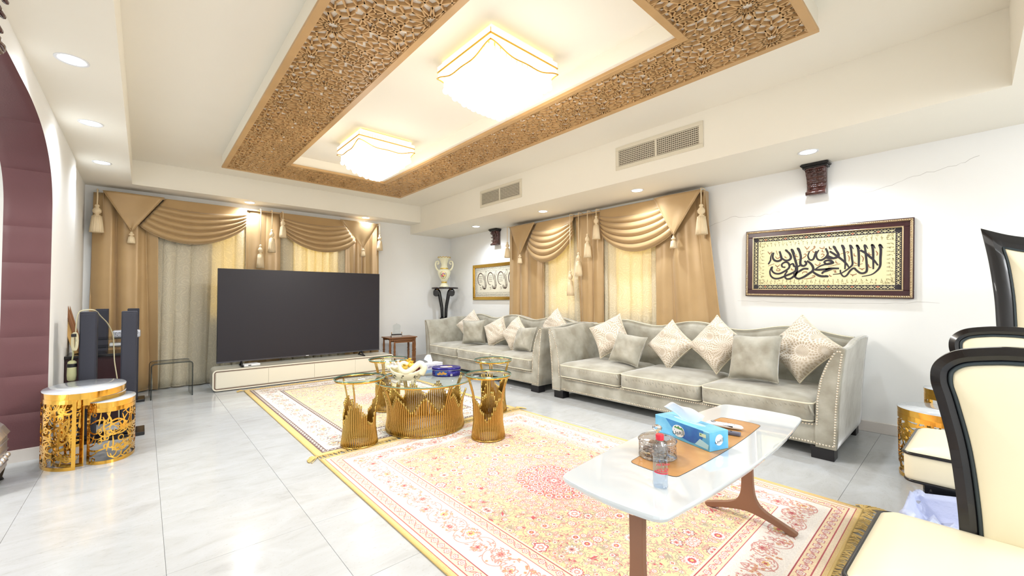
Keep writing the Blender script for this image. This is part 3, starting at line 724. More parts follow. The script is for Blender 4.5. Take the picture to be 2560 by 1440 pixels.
def valance(label, root, z1, tri1, sw1, cen, sw2, tri2, tassels):
    t = thing('curtain_valance', label, 'valance', root[0], root[1])
    # pelmet board
    xa, xb = tri1[0], tri2[1]
    MB().box(xa, -.03, z1-.02, xb, .10, z1).build('pelmet_board', satin, t)
    MB().box(xb-.004, -.028, z1-.55, xb, .10, z1-.02).build('return_flap', satin, t); MB().box(xa, -.028, z1-.55, xa+.004, .10, z1-.02).build('return_flap', satin, t)
    def swag(p, nf=5):
        (lt, lb, rt, rb, zmin) = p; zb = (lb[1]+rb[1])/2; sag = (zb-zmin)
        def fn(u, v):
            xl, zl = lerp(lt[0], lb[0], v), lerp(lt[1], lb[1], v); xr, zr = lerp(rt[0], rb[0], v), lerp(rt[1], rb[1], v)
            arc = (4*u*(1-u))**.85; s_ = sag*v**1.15
            z = lerp(zl, zr, u)-s_*arc; x = lerp(xl, xr, u)
            fold = 0
            if v > .26:
                q = (v-.26)/.74; fold = .050*abs(sin(pi*nf*q))**.5*(.35+.65*arc**.6)
            return (x, -.035-fold-.035*arc*v-.012*sin(pi*v), z)
        m = MB(); m.grid(fn, 44, 96); o = m.build('swag', satin, t, fix=False); sd = o.modifiers.new('s', 'SOLIDIFY'); sd.thickness = .004; sd.offset = 1
        MB().tube([fn(k/43, 1.) for k in range(44)], .007, 6).build('swag_hem', satin, t)
    swag(sw1); swag(sw2)
    def tri(p, sg):
        x0, x1, xt, zt = p
        def fn(u, v):
            xl, xr = lerp(x0, xt, v), lerp(x1, xt, v); return (lerp(xl, xr, u), -.085-.016*sin(pi*u)*(1-v)-.006*sin(7*u+3*v), lerp(z1+.002, zt, v))
        o = MB().grid(fn, 16, 20).build('cascade_point', satin, t, fix=False); sd = o.modifiers.new('s', 'SOLIDIFY'); sd.thickness = .005; sd.offset = 0
        MB().tube([fn(0, k/19) for k in range(20)], .004, 6).tube([fn(1, k/19) for k in range(20)], .004, 6).build('cascade_piping', satin, t)
        m = MB(); tassel(m, xt, -.085, zt-.005, zt-.155, zt, .8); m.build('point_tassel', tassel_m, t)
    tri(tri1, 1); tri(tri2, -1)
    for x, zt, zb, sc in tassels:
        m = MB(); tassel(m, x, -.115, zt, zb, z1+.004, sc); m.tube([(x, -.115, z1+.004), (x, -.05, z1+.012), (x, 0, z1+.004)], .0055, 6)
        m.build('tassel', tassel_m, t)
    return t
# far wall
RF = ((0, 7.31, 0), 0)
valance('gold beige satin swag valance with tassels on the television wall', ((-.40, 7.27, 0), 0), 2.575,
        (0, .585, .27, 2.09), ((.60, 2.57), (.345, 2.19), (1.535, 2.575), (1.53, 2.30), 1.985), None,
        ((1.975, 2.575), (1.99, 2.30), (2.93, 2.57), (3.18, 2.22), 2.0), (2.89, 3.57, 3.29, 2.12),
        [(-.045, 2.39, 2.04, 1.25), (1.705, 2.04, 1.68, 1), (1.855, 2.29, 1.93, 1), (2.005, 2.47, 2.17, 1), (3.585, 2.38, 2.09, 1)])
drape('curtain_drape', 'gold beige floor length curtain at the left end of the television wall', 'curtain', RF, -.48, .12, .012, 2.56, 2.4, .05, satin, 3, 'gold beige curtains', (-.02, .02), -.02)
drape('sheer_curtain', 'cream jacquard curtain behind the smoked glass table', 'curtain', RF, .08, 1.14, .012, 2.56, 6.5, .024, sheer_m, 5, 'cream jacquard curtains', (0, 0), .02, 1.2)
drape('curtain_drape', 'gold beige curtain hanging in the middle of the television wall', 'curtain', RF, 1.13, 1.60, .012, 2.56, 1.8, .020, satin, 8, 'gold beige curtains', (0, 0), -.03)
drape('sheer_curtain', 'cream jacquard curtain glowing above the right half of the television', 'curtain', RF, 1.58, 2.70, .012, 2.56, 7.5, .024, sheer_m, 6, 'cream jacquard curtains', (0, 0), .02, 1.2)
drape('curtain_drape', 'gold beige curtain at the right end of the television wall', 'curtain', RF, 2.62, 3.21, .012, 2.56, 3.6, .034, satin, 11, 'gold beige curtains', (0, .0), -.02)
# right wall
RRt = ((4.76, 5.25, 0), R90)
valance('gold beige satin swag valance with tassels above the sofas', ((4.72, 5.25, 0), R90), 2.42,
        (0.02, .63, .28, 1.94), ((.62, 2.415), (.40, 2.03), (1.385, 2.42), (1.39, 2.14), 1.775), None,
        ((1.85, 2.42), (1.87, 2.10), (2.72, 2.415), (2.95, 2.03), 1.80), (2.69, 3.27, 2.935, 1.94),
        [(.0, 2.17, 1.90, 1), (1.385, 1.60, 1.24, 1), (1.54, 1.86, 1.516, 1), (1.70, 2.11, 1.77, 1), (1.85, 2.34, 2.01, 1), (3.275, 2.25, 1.905, 1.2)])
drape('curtain_drape', 'gold beige curtain with pleats beside the small gold framed picture', 'curtain', RRt, -.06, .74, .25, 2.40, 3.1, .034, satin, 21, 'gold beige curtains', (-.02, .0), -.02)
drape('sheer_curtain', 'cream jacquard curtain above the far sofa', 'curtain', RRt, .70, 1.44, .25, 2.40, 4.6, .020, sheer_m, 22, 'cream jacquard curtains', (0, .05), .02, 1.2)
drape('curtain_drape', 'gold beige curtain hanging in the middle behind the four long tassels', 'curtain', RRt, 1.39, 1.87, .25, 2.40, 2.2, .024, satin, 23, 'gold beige curtains', (.10, 0), -.03)
drape('sheer_curtain', 'cream jacquard curtain above the left half of the near sofa', 'curtain', RRt, 1.86, 2.70, .25, 2.40, 5.2, .022, sheer_m, 24, 'cream jacquard curtains', (0, 0), .02, 1.2)
drape('curtain_drape', 'gold beige curtain flaring outward at its foot above the near sofa', 'curtain', RRt, 2.66, 3.27, .25, 2.40, 2.0, .036, satin, 26, 'gold beige curtains', (.0, .22), -.02)

# ------------------------------------------------------------------ PICTURES
CAL=[[4,12,246,454,233,408,231,374,212,334],[12,14,259,453,251,407,266,375,296,363,326,376,328,404,312,464],[12,14,327,398,361,369,395,370,412,394,400,434,366,472],[14,13,415,475,431,432,448,371,462,309,464,259,449,198],[14,13,467,483,486,441,495,396,491,341,497,316,522,307,541,329,527,356],[11,12,365,298,338,304,334,330,361,349,388,342,400,311,390,283,351,253,311,234,271,240,245,270,248,310],[8,14,240,304,227,258,237,212,270,186,316,188,370,213,419,235,450,259,455,293],[10,11,400,317,429,332,440,307,466,301,497,316],[10,14,382,261,360,216,375,182,409,183,438,207,461,237,490,259,522,279,559,276],[12,15,438,237,449,198,480,181,522,198,563,230,593,256,596,289,577,327,546,356],[12,16,582,259,618,226,657,204,714,201],[10,12,752,274,714,257,679,244,666,226],[14,12,609,267,644,265,697,269,755,273],[8,12,609,267,653,301,705,320,748,332,731,351,697,350,684,334,705,315],[8,13,566,447,554,404,568,366,595,367,609,407,620,447],[8,14,640,456,621,412,631,368,662,358,697,384,710,418,693,469],[12,14,701,408,723,386,755,371],[14,13,693,379,722,372,754,371,782,381,791,403,773,444,752,480],[14,9,724,438,764,405,810,362,850,315,868,281],[13,8,815,487,830,441,837,378,841,321,839,265],[13,4,875,483,882,444,889,365,893,308,870,275,832,242,805,226,750,218],[8,12,805,260,810,226,832,197,855,211,877,250,904,273,921,254,947,229,973,226,993,245,993,305,986,393,982,438,975,477],[13,10,922,480,934,440,938,362,938,285],[14,9,947,435,981,409,1015,370,1044,336,1069,292],[13,8,1026,479,1034,435,1037,358,1038,260],[15,4,1077,475,1087,431,1085,356,1083,286,1061,243,1024,211,960,195],[10,12,693,353,722,349,752,330,722,317,693,315],[14,12,693,265,731,274,796,274],[14,12,693,207,717,198],[12,3,809,488,824,483,840,452],[12,3,868,484,883,479,899,448],[12,3,916,481,930,476,946,445],[12,3,971,478,985,474,1000,443],[12,3,1021,478,1036,474,1050,443],[12,3,1073,475,1087,471,1102,441],[12,3,747,482,762,478,779,446],[12,3,409,477,427,469,446,426],[12,3,461,485,479,477,497,435],[12,3,360,474,378,466,398,423]]
CALB=[[205,467,223,446,246,465],[222,446,226,432],[282,472,294,428],[274,412,292,391,317,404,312,422],[359,411,363,397,378,391],[525,499,546,473,566,496],[545,473,546,459],[596,483,605,496,607,480,573,452,539,442],[645,483,658,469,680,472,680,488],[718,486,727,464,744,458],[671,457,666,439,684,434],[518,417,532,424,539,408,509,382,457,365],[274,326,294,308,319,328],[294,308,294,294],[286,277,299,286,318,276,311,265,288,266,286,277],[609,324,631,307,651,322,647,336],[586,205,604,210,609,199,572,184,522,178],[658,410,669,417,682,403,658,378],[508,231,518,247,545,247,547,236],[416,288,421,271,438,268],[210,316,266,338],[455,428,455,404,474,400],[591,454,596,437,609,437],[722,482,724,462,741,458],[805,407,864,428],[859,397,870,371,867,335],[850,428,866,422,855,406],[903,409,906,386,921,383],[771,350,774,327,789,323],[908,333,912,316,928,316],[955,387,969,361,964,328],[712,291,805,317],[899,291,964,312],[938,274,960,262,979,270],[960,262,962,251],[877,219,897,210,925,221],[897,210,895,196],[1006,412,1011,392,1025,389],[1004,305,1011,277,1026,277],[1053,423,1065,400,1060,379],[750,252,771,252,764,238,780,237],[724,218,729,204,743,201]]
ink = mat('dark embroidery', S(40, 34, 42), .6); inkb = mat('brown embroidery', S(150, 104, 76), .6)
linen = mat('cream linen', S(236, 226, 178), .8, bump=.2, bscale=300, vary=.04, vscale=8)
orn = mat('faded grey ornament', S(136, 124, 88), .8)
rope_g = mat('antique silver gold', S(206, 184, 150), .28, 1)
burg = mat('burgundy frame wood', S(64, 30, 34), .25)
def frame_bar(m, W, H, a, b, y0, y1):
    m.box(a, y0, a, W-a, y1, b).box(a, y0, H-b, W-a, y1, H-a).box(a, y0, b, b, y1, H-b).box(W-b, y0, b, W-a, y1, H-b)
pic = thing('calligraphy_picture', 'large framed embroidered calligraphy in a burgundy and beaded frame on the right wall', 'picture', (4.848, 1.614, 1.219), rot=(0, .028, R90))
W_, H_ = 1.30, .69
m = MB(); frame_bar(m, W_, H_, 0, .072, -.026, 0); bevel(m.build('frame', burg, pic), .004, 2)
m = MB(); frame_bar(m, W_, H_, .008, .026, -.036, -.024); bevel(m.build('outer_bead_rail', rope_g, pic), .004, 2)
m = MB()
for k in range(92): 
    x = .016+k*(W_-.032)/91
    for z in (.017, H_-.017): m.sphere((x, -.037, z), .0075, 6, 4)
for k in range(48):
    z = .017+k*(H_-.034)/47
    for x in (.017, W_-.017): m.sphere((x, -.037, z), .0075, 6, 4)
tag(m.build('bead', rope_g, pic), kind='stuff')
m = MB(); frame_bar(m, W_, H_, .066, .076, -.031, -.02); bevel(m.build('inner_rope_rail', rope_g, pic), .003, 2)
MB().box(.07, -.012, .07, W_-.07, 0, H_-.07).build('linen_panel', linen, pic)
m = MB(); frame_bar(m, W_, H_, .078, .118, -.0135, -.0118); m.build('dark_border', ink, pic)
m = MB(); red_m = mat('rust thread', S(186, 96, 70), .7); mr = MB()
def border_zig(m, mr):
    n = 24
    for k in range(n):
        x0 = .12+k*(W_-.24)/n; x1 = .12+(k+1)*(W_-.24)/n; xm = (x0+x1)/2
        for z, s_ in ((.098, 1), (H_-.098, -1)):
            a, b = z-.015*s_, z+.013*s_
            m.ribbon([(x0, a), (xm, b), (x1, a)], [.004]*3, -.0135); m.ribbon([(x0, b), (xm, a), (x1, b)], [.0028]*3, -.0135)
            m.ribbon([(xm-.006, z), (xm+.006, z)], [.008]*2, -.0135)
            if k % 4 == 1: mr.ribbon([(xm-.008, b-.004*s_), (xm, a+.014*s_), (xm+.008, b-.004*s_)], [.008]*3, -.014)
    n = 12
    for k in range(n):
        z0 = .12+k*(H_-.24)/n; z1 = z0+(H_-.24)/n; zm = (z0+z1)/2
        for x, s_ in ((.098, 1), (W_-.098, -1)):
            a, b = x-.015*s_, x+.013*s_
            m.ribbon([(a, z0), (b, zm), (a, z1)], [.004]*3, -.0135); m.ribbon([(b, z0), (a, zm), (b, z1)], [.0028]*3, -.0135)
            m.ribbon([(x, zm-.006), (x, zm+.006)], [.008]*2, -.0135)
border_zig(m, mr); tag(m.build('border_ornament', linen, pic), kind='stuff'); tag(mr.build('rust_motif', red_m, pic), kind='stuff')
m = MB(); rr_ = random.Random(3)
def lace(m, W, H, o, depth, st, y):
    for side in range(4):
        Lg = (W if side < 2 else H)-2*o; n = int(Lg/st)
        for k in range(n):
            p = o+(k+.5)*Lg/n
            for q in range(10):
                hgt = rr_.uniform(0, depth*(1 if q < 3 else .75)); dx = rr_.uniform(-.5, .5)*st*(1-hgt/depth*.8); a = rr_.uniform(0, 6); l = rr_.uniform(.004, .008)
                pts = [(p+dx, hgt), (p+dx+l*cos(a), hgt+l*abs(sin(a)))]
                if q == 0: pts = [(p, depth*.75), (p, depth*1.12)]
                if side == 0: P = [(x, o+h) for x, h in pts]
                elif side == 1: P = [(x, H-o-h) for x, h in pts]
                elif side == 2: P = [(o+h, x) for x, h in pts]
                else: P = [(W-o-h, x) for x, h in pts]
                m.ribbon(P, [.0028, .0018], y)
lace(m, W_, H_, .121, .048, .034, -.0125); tag(m.build('lace_border', orn, pic), kind='stuff')
m = MB()
for s_ in CAL:
    w0, w1 = s_[0]*.00092+.002, s_[1]*.00092+.002; pts = [(s_[i]/1000, s_[i+1]/1000) for i in range(2, len(s_), 2)]
    P = spline(pts, 5) if len(pts) > 2 else pts
    n = len(P); m.ribbon(P, [1.3*lerp(w0, w1, k/(n-1))*(.85+.25*sin(pi*k/(n-1))) for k in range(n)], -.0125, .0016+.0002*(len(m.v) % 5))
m.build('calligraphy', ink, pic)
m = MB()
for s_ in CALB:
    pts = [(s_[i]/1000, s_[i+1]/1000) for i in range(0, len(s_), 2)]; P = spline(pts, 4) if len(pts) > 2 else pts
    n = len(P); m.ribbon(P, [.0045+.004*sin(pi*k/max(n-1, 1)) for k in range(n)], -.0122, .0012)
tag(m.build('vowel_marks', inkb, pic), kind='stuff')

# small gold framed picture, its right end hidden by the curtain
p2 = thing('calligraphy_picture', 'small gold framed calligraphy with round medallions partly hidden by the curtain', 'picture', (4.848, 6.535, 1.18), rz=R90)
W2, H2 = 1.45, .68
m = MB(); frame_bar(m, W2, H2, 0, .05, -.03, 0); bevel(m.build('frame', gold, p2), .008, 3)
m = MB(); frame_bar(m, W2, H2, .05, .058, -.022, -.01); m.build('inner_rail', gold2, p2)
pale = mat('pale tapestry', S(232, 226, 206), .8, bump=.2, bscale=240)
MB().box(.05, -.01, .05, W2-.05, 0, H2-.05).build('tapestry', pale, p2)
m = MB(); frame_bar(m, W2, H2, .09, .094, -.0118, -.0098); m.build('thin_line', ink, p2)
m = MB(); lace(m, W2, H2, .056, .03, .03, -.0105); lace(m, W2, H2, .10, .045, .022, -.0105); tag(m.build('lace_border', mat('grey lace print', S(150, 146, 140), .8), p2), kind='stuff')
m = MB()
for k in range(4):
    cx = .235+k*.30; cz = .40
    P = [(cx+.085*cos(a), cz+.115*sin(a)) for a in np.linspace(-.2, 4.9, 22)]; m.ribbon(P, [.006+.014*sin(pi*i/21) for i in range(22)], -.0105)
    for q in range(4):
        z = cz+.05-.034*q; P = [(cx-.05+.1*i/9, z+.006*sin(i*2.1+q)) for i in range(10)]; m.ribbon(P, [.004+.002*(i % 2) for i in range(10)], -.0105)
    for q in range(3):
        x = cx+.10+.022*q; m.ribbon(spline([(x, cz+.09-.02*q), (x+.01, cz), (x+.03, cz-.10), (x+.02, cz-.17), (x-.03, cz-.185), (x-.05, cz-.14)], 4), [.009]*21, -.0105)
    m.ribbon(spline([(cx+.06, cz-.12), (cx+.10, cz-.19), (cx+.16, cz-.18), (cx+.17, cz-.11)], 4), [.010]*13, -.0105)
    m.ribbon(spline([(cx+.14, cz+.10), (cx+.165, cz+.15), (cx+.19, cz+.10), (cx+.165, cz+.05), (cx+.14, cz+.10)], 4), [.004]*17, -.0105)
    m.ribbon(spline([(cx-.02, cz-.17), (cx+.01, cz-.16), (cx+.02, cz-.19), (cx-.01, cz-.2)], 4), [.006]*13, -.0105)
m.build('calligraphy', mat('brown print', S(92, 72, 66), .7), p2)

# ------------------------------------------------------------------ TELEVISION, its cabinet, set top boxes
TZ = radians(-2)
ts = thing('television_cabinet', 'long low cream television cabinet with rounded corners and brown inset lines', 'cabinet', (.675, 6.565, 0), TZ)
LW, LH, LD = 2.46, .285, .42
def ring_strip(a, b, rr, y0, y1, w_, h_, cz):
    o = rect_loop(w_-2*a, h_-2*a, max(rr-a, .004)); i = rect_loop(w_-2*b, h_-2*b, max(rr-b, .003))
    f = lambda P, y: [(x+w_/2, y, z+cz) for x, z in P]
    m = MB(); m.rings([f(o, y1), f(o, y0), f(i, y0), f(i, y1)], cap=False, smooth=False); return m
z0 = .012; hh = LH-z0
o = MB().prism([(x+LW/2, z+z0+hh/2) for x, z in rect_loop(LW, hh, .05)], .018, LD, 'y').build('carcass', champ, ts)
MB().box(.12, .05, 0, LW-.12, LD-.04, .014).build('plinth', brown_line, ts)
ring_strip(0, .016, .05, 0, .03, LW, hh, z0+hh/2).build('front_frame', lac_m, ts)
ring_strip(.016, .030, .05, .010, .03, LW, hh, z0+hh/2).build('inset_line', brown_line, ts)
ring_strip(.030, .034, .05, .004, .03, LW, hh, z0+hh/2).build('door_frame', lac_m, ts)
for k in range(4):
    a, b = lerp(.036, LW-.036, k/4), lerp(.036, LW-.036, (k+1)/4)
    bevel(MB().box(a+.001, .004, z0+.036, b-.001, .02, z0+hh-.036).build('door', lac_m, ts), .0015, 1)
tv = thing('television', 'very large flat television with dark screen standing on the cream cabinet', 'television', (.735, 6.748, .35), TZ)
TW, TH = 2.235, 1.28
bevel(MB().box(0, 0, 0, TW, .035, TH).build('body', blackp, tv), .004, 2)
MB().box(.008, -.0015, .022, TW-.008, .001, TH-.008).build('screen', screen_m, tv)
MB().box(0, -.003, 0, TW, 0, .018).build('lower_bezel', mat('graphite bezel', S(84, 84, 92), .3, .6), tv)
MB().box(TW/2-.02, -.006, .004, TW/2+.02, -.002, .012).build('power_light', white_p, tv)
for x in (.28, TW-.30):
    m = MB(); m.tube([(x, .02, .01), (x, -.10, -.052)], .011, 8).tube([(x, .02, .01), (x, .12, -.052)], .011, 8).box(x-.014, -.13, -.063, x+.014, .13, -.05); m.build('foot', blackp, tv)
st = thing('set_top_box', 'small white set top box lying on the left end of the television cabinet', 'set top box', (1.03, 6.62, .287), radians(8))
bevel(MB().box(0, 0, 0, .20, .13, .032).build('case', white_p, st), .008, 2); MB().box(.05, -.001, .010, .085, .002, .022).build('display', blackp, st)

# smoked glass side table
gt = thing('glass_side_table', 'small smoked glass waterfall side table in front of the left curtain', 'side table', (.27, 6.76, 0), radians(2))
gw, gd, gh, th = .40, .34, .43, .012
o_ = [( -gw/2, 0), (-gw/2, gh-.03), (-gw/2+.009, gh-.009), (-gw/2+.03, gh), (gw/2-.03, gh), (gw/2-.009, gh-.009), (gw/2, gh-.03), (gw/2, 0)]
i_ = [(gw/2-th, 0), (gw/2-th, gh-.03), (gw/2-.03, gh-th), (-gw/2+.03, gh-th), (-gw/2+th, gh-.03), (-gw/2+th, 0)]
MB().prism(o_+i_, -gd/2, gd/2, 'y').build('bent_glass', smoke_g, gt)
ge_ = mat('dark glass edge', S(52, 56, 58), .15)
for y in (-gd/2-.001, gd/2+.001): MB().tube([(x, y, z) for x, z in o_], .004, 5).build('polished_edge', ge_, gt)

# ------------------------------------------------------------------ loudspeakers, media rack
def speaker(x, y, label):
    t = thing('tower_speaker', label, 'speaker', (x, y, 0), 0, 'slim black tower speakers')
    bevel(MB().box(-.052, -.085, .03, .052, .085, 1.105).build('cabinet', spk_m, t), .006, 2)
    bevel(MB().box(-.046, -.094, .06, .046, -.084, 1.09).build('grille', spk_m, t), .004, 1)
    bevel(MB().box(-.115, -.13, 0, .115, .13, .03).build('base_plate', black_wood, t), .004, 1); return t
sp = speaker(-.093, 5.08, 'black tower speaker behind the gold nesting tables, on the right of the front pair')
for x, y, lb in ((-.348, 5.08, 'black tower speaker with a cream cable over its top'), (-.355, 6.70, 'black tower speaker at the back against the curtain, behind the cable'), (-.09, 6.70, 'black tower speaker at the back against the curtain, nearest the smoked glass table')):
    o = copy_tree(sp); relabel(o, lb, (x, y, 0))
rk = thing('media_rack', 'dark burgundy media cabinet with glass shelves behind the tower speakers', 'cabinet', (-.34, 5.85, 0))
bevel(MB().box(-.21, -.2, .02, .2, .2, .655).build('body', cab_m, rk), .004, 1)
bevel(MB().box(-.225, -.22, .655, .22, .21, .68).build('top', black_wood, rk), .003, 1)
for z in (.735, .815): MB().box(-.10, -.17, z, .22, .17, z+.008).build('shelf', smoke_g, rk)
for x in (-.09, .2):
    for y in (-.15, .15): MB().tube([(x, y, .68), (x, y, .815)], .009, 8).build('shelf_post', silver_p, rk)
MB().box(-.20, -.206, .05, -.005, -.198, .63).build('door', cab_m, rk); MB().box(.0, -.206, .05, .19, -.198, .63).build('door', cab_m, rk)
bx_ = thing('white_box', 'flat white router box on the lower glass shelf of the media rack', 'electronics', (-.25, 5.73, .744)); bevel(MB().box(0, 0, 0, .20, .13, .03).build('case', white_p, bx_), .006, 2)
cr_ = thing('clock_radio', 'white and silver clock radio with dotted front on the upper glass shelf', 'radio', (-.22, 5.70, .824))
bevel(MB().box(-.01, 0, 0, .20, .14, .075).build('case', silver_p, cr_), .016, 3)
m = MB(); rr_ = random.Random(5)
for k in range(90):
    x, z = .01+.17*rr_.random(), .012+.045*rr_.random(); m.box(x, -.0015, z, x+.004, .002, z+.0035)
tag(m.build('front_print', blackp, cr_), kind='stuff'); MB().box(.05, .03, .075, .13, .05, .079).build('button', white_p, cr_)
pf = thing('leaning_frame', 'wooden picture frame seen edge on, leaning on the rack against the left wall', 'picture frame', (-.50, 5.86, .68), rot=(0, radians(-13), 0))
lw_ = mat('light frame wood', S(222, 178, 108), .4)
bevel(MB().box(-.005, -.03, 0, .035, .10, .72).build('backing', lw_, pf), .003, 1)
bevel(MB().box(.034, -.045, -.005, .062, -.012, .735).box(.034, .09, -.005, .062, .115, .735).box(.034, -.03, .70, .062, .11, .735).build('moulding', mahog, pf), .006, 2)
cable_m = mat('cream cable', S(214, 206, 172), .5)
cb = thing('cable', 'cream cable draped over the tower speaker top and down past the shelves', 'cable', (0, 0, 0))
P = spline([(-.425, 5.02, .78), (-.418, 5.0, 1.0), (-.405, 5.0, 1.10), (-.36, 5.0, 1.122), (-.31, 5.02, 1.115), (-.285, 5.2, 1.06), (-.25, 5.45, .98), (-.22, 5.6, .86), (-.212, 5.62, .72), (-.205, 5.60, .60), (-.185, 5.58, .45), (-.17, 5.57, .30), (-.165, 5.56, .02)], 6)
MB().tube(P, .0045, 6).build('cord', cable_m, cb)
m = MB()
for k in range(4):
    a0 = k*.5; m.tube([(-.43+.014*cos(a)+.004*k, 4.99, .86+.075*sin(a)) for a in np.linspace(a0, a0+2*pi, 18)], .0035, 5)
m.build('coiled_slack', cable_m, cb); bevel(MB().box(-.445, 4.975, .90, -.415, 5.005, .925).build('cable_tie', blackp, cb), .003, 1)
tb = thing('curtain_tieback', 'cream tieback tassel hanging beside the left tower speaker', 'tassel', (-.44, 5.03, .70))
m = MB(); m.tube([(0, 0, .12), (.006, 0, .05), (0, 0, 0)], .005, 6).lathe([(.012, 0), (.026, -.01), (.028, -.04), (.030, -.12), (.027, -.16), (.018, -.17)], 18); m.build('tassel_head', mat('pale green cream silk', S(206, 206, 158), .6, bump=.2, bscale=200), tb)
MB().lathe([(.0285, -.025), (.0305, -.030), (.0305, -.05), (.0285, -.055)], 18, cap=False).build('binding', blackp, tb)

# silver embossed chest at the left edge
ch = thing('silver_chest', 'silver embossed metal chest with rounded lid at the foot of the maroon arch', 'chest', (-.715, 4.20, 0))
emb = mat('embossed silver', S(226, 226, 230), .38, .85, bump=1.0, bscale=22)
bevel(MB().box(-.30, -.22, .07, .035, .22, .30).build('body', emb, ch), .012, 2)
MB().prism([(-.30, .305), (.045, .305)]+[(lerp(.045, -.30, k/12), .305+.125*sin(pi*k/12)**.8+.01) for k in range(1, 12)], -.225, .225, 'y').build('lid', emb, ch)
for x in (-.27, .0):
    for y in (-.18, .18): MB().lathe([(.03, 0), (.022, .02), (.034, .075)], 12, (x, y, 0)).build('foot', foot_m, ch)
m = MB()
for z in (.12, .2, .26): m.tube([(.038, -.2, z), (.038, .2, z)], .006, 6)
for k in range(6): m.sphere((.038, -.17+.068*k, .16), .02, 10, 6)
m.build('embossing', emb, ch)

# ------------------------------------------------------------------ RUGS
pal2 = dict(field=(230, 206, 158), red=(188, 78, 88), rose=(210, 150, 142), white=(244, 236, 226), dark=(138, 82, 88), grey=(170, 156, 134), gold=(228, 190, 120), warmf=True, warmb=True, b=.40,
            bands=[(0, .022, (226, 196, 138), ''), (.022, .026, (176, 70, 80), ''), (.026, .05, (246, 226, 200), 'zig0'), (.05, .054, (186, 84, 90), ''), (.054, .115, (246, 222, 186), 'small'), (.115, .119, (170, 70, 80), ''), (.119, .135, (248, 238, 226), ''),
                   (.135, .325, (243, 236, 228), 'main'), (.325, .329, (186, 84, 90), ''), (.329, .385, (246, 222, 190), 'small'), (.385, .389, (170, 66, 78), ''), (.389, .40, (246, 228, 196), '')])
pal1 = dict(field=(240, 222, 170), red=(190, 110, 108), rose=(206, 168, 152), white=(248, 242, 230), dark=(116, 92, 92), grey=(182, 168, 152), gold=(232, 204, 140), warmf=False, warmb=False, b=.40,
            bands=[(0, .05, (226, 196, 130), ''), (.05, .095, (112, 86, 84), 'zig'), (.095, .10, (240, 228, 214), ''), (.10, .335, (238, 230, 224), 'main'), (.335, .34, (240, 226, 210), ''), (.34, .38, (116, 92, 88), 'zig'), (.38, .40, (236, 216, 170), '')])
RUG2 = (2.03, 2.83); RUG1 = (2.04, 3.06)
m2 = rug_image('persian rug red and gold', RUG2[0], RUG2[1], pal2, 11, .52, False)
m1 = rug_image('persian rug cream and grey', RUG1[0], RUG1[1], pal1, 12, .3, True, .0024)
fr_m = mat('yellow rug fringe', S(222, 192, 124), .8, bump=.3, bscale=200)
def rug(loc, size, m_, label, fr0, fr1, z, rz=0):
    t = thing('persian_rug', label, 'rug', (loc[0], loc[1], z), rz); w_, h_ = size
    def fn(u, v): return (u*w_, v*h_, .009+.0012*sin(9*u+4*v)*sin(5*v))
    m = MB(); m.grid(fn, 28, 40)
    b = MB(); b.box(0, 0, 0, w_, h_, .0074); b.build('backing', fr_m, t)
    m.build('pile', m_, t, fix=False)
    e = MB(); e.tube([(0, k*h_/20, .006) for k in range(21)], .007, 6).tube([(w_, k*h_/20, .006) for k in range(21)], .007, 6).tube([(k*w_/20, 0, .006) for k in range(21)], .006, 6).tube([(k*w_/20, h_, .006) for k in range(21)], .006, 6); e.build('selvedge', fr_m, t)
    r = random.Random(4)
    for (on, y0, s_) in ((fr0, 0, -1), (fr1, h_, 1)):
        if not on: continue
        m = MB(); n = int(w_/.009)
        for k in range(n):
            x = k*w_/n+r.uniform(0, .006); L = on*r.uniform(.7, 1.1); dx = r.uniform(-.03, .03)
            m.tube([(x, y0, .005), (x+dx*.4, y0+s_*L*.5, .007+r.uniform(0, .008)), (x+dx, y0+s_*L, .0035)], .0028, 4, cap=False)
        for x0, sg in ((0, -1), (w_, 1)):
            for k in range(16):
                a = r.uniform(-.9, .9); m.tube([(x0, y0, .005), (x0+sg*.05*cos(a), y0+s_*.02+.05*sin(a), .012), (x0+sg*.085*cos(a+.3), y0+s_*.03+.09*sin(a), .004)], .0035, 4, cap=False)
        tag(m.build('fringe', fr_m, t), kind='stuff')
rug((1.0, .43), RUG2, m2, 'large gold and red persian rug under the white coffee table', .06, 0, .0005)
rug((1.0, 3.34), RUG1, m1, 'cream and grey persian rug with dark guard stripes in front of the television', .10, .05, .0005)

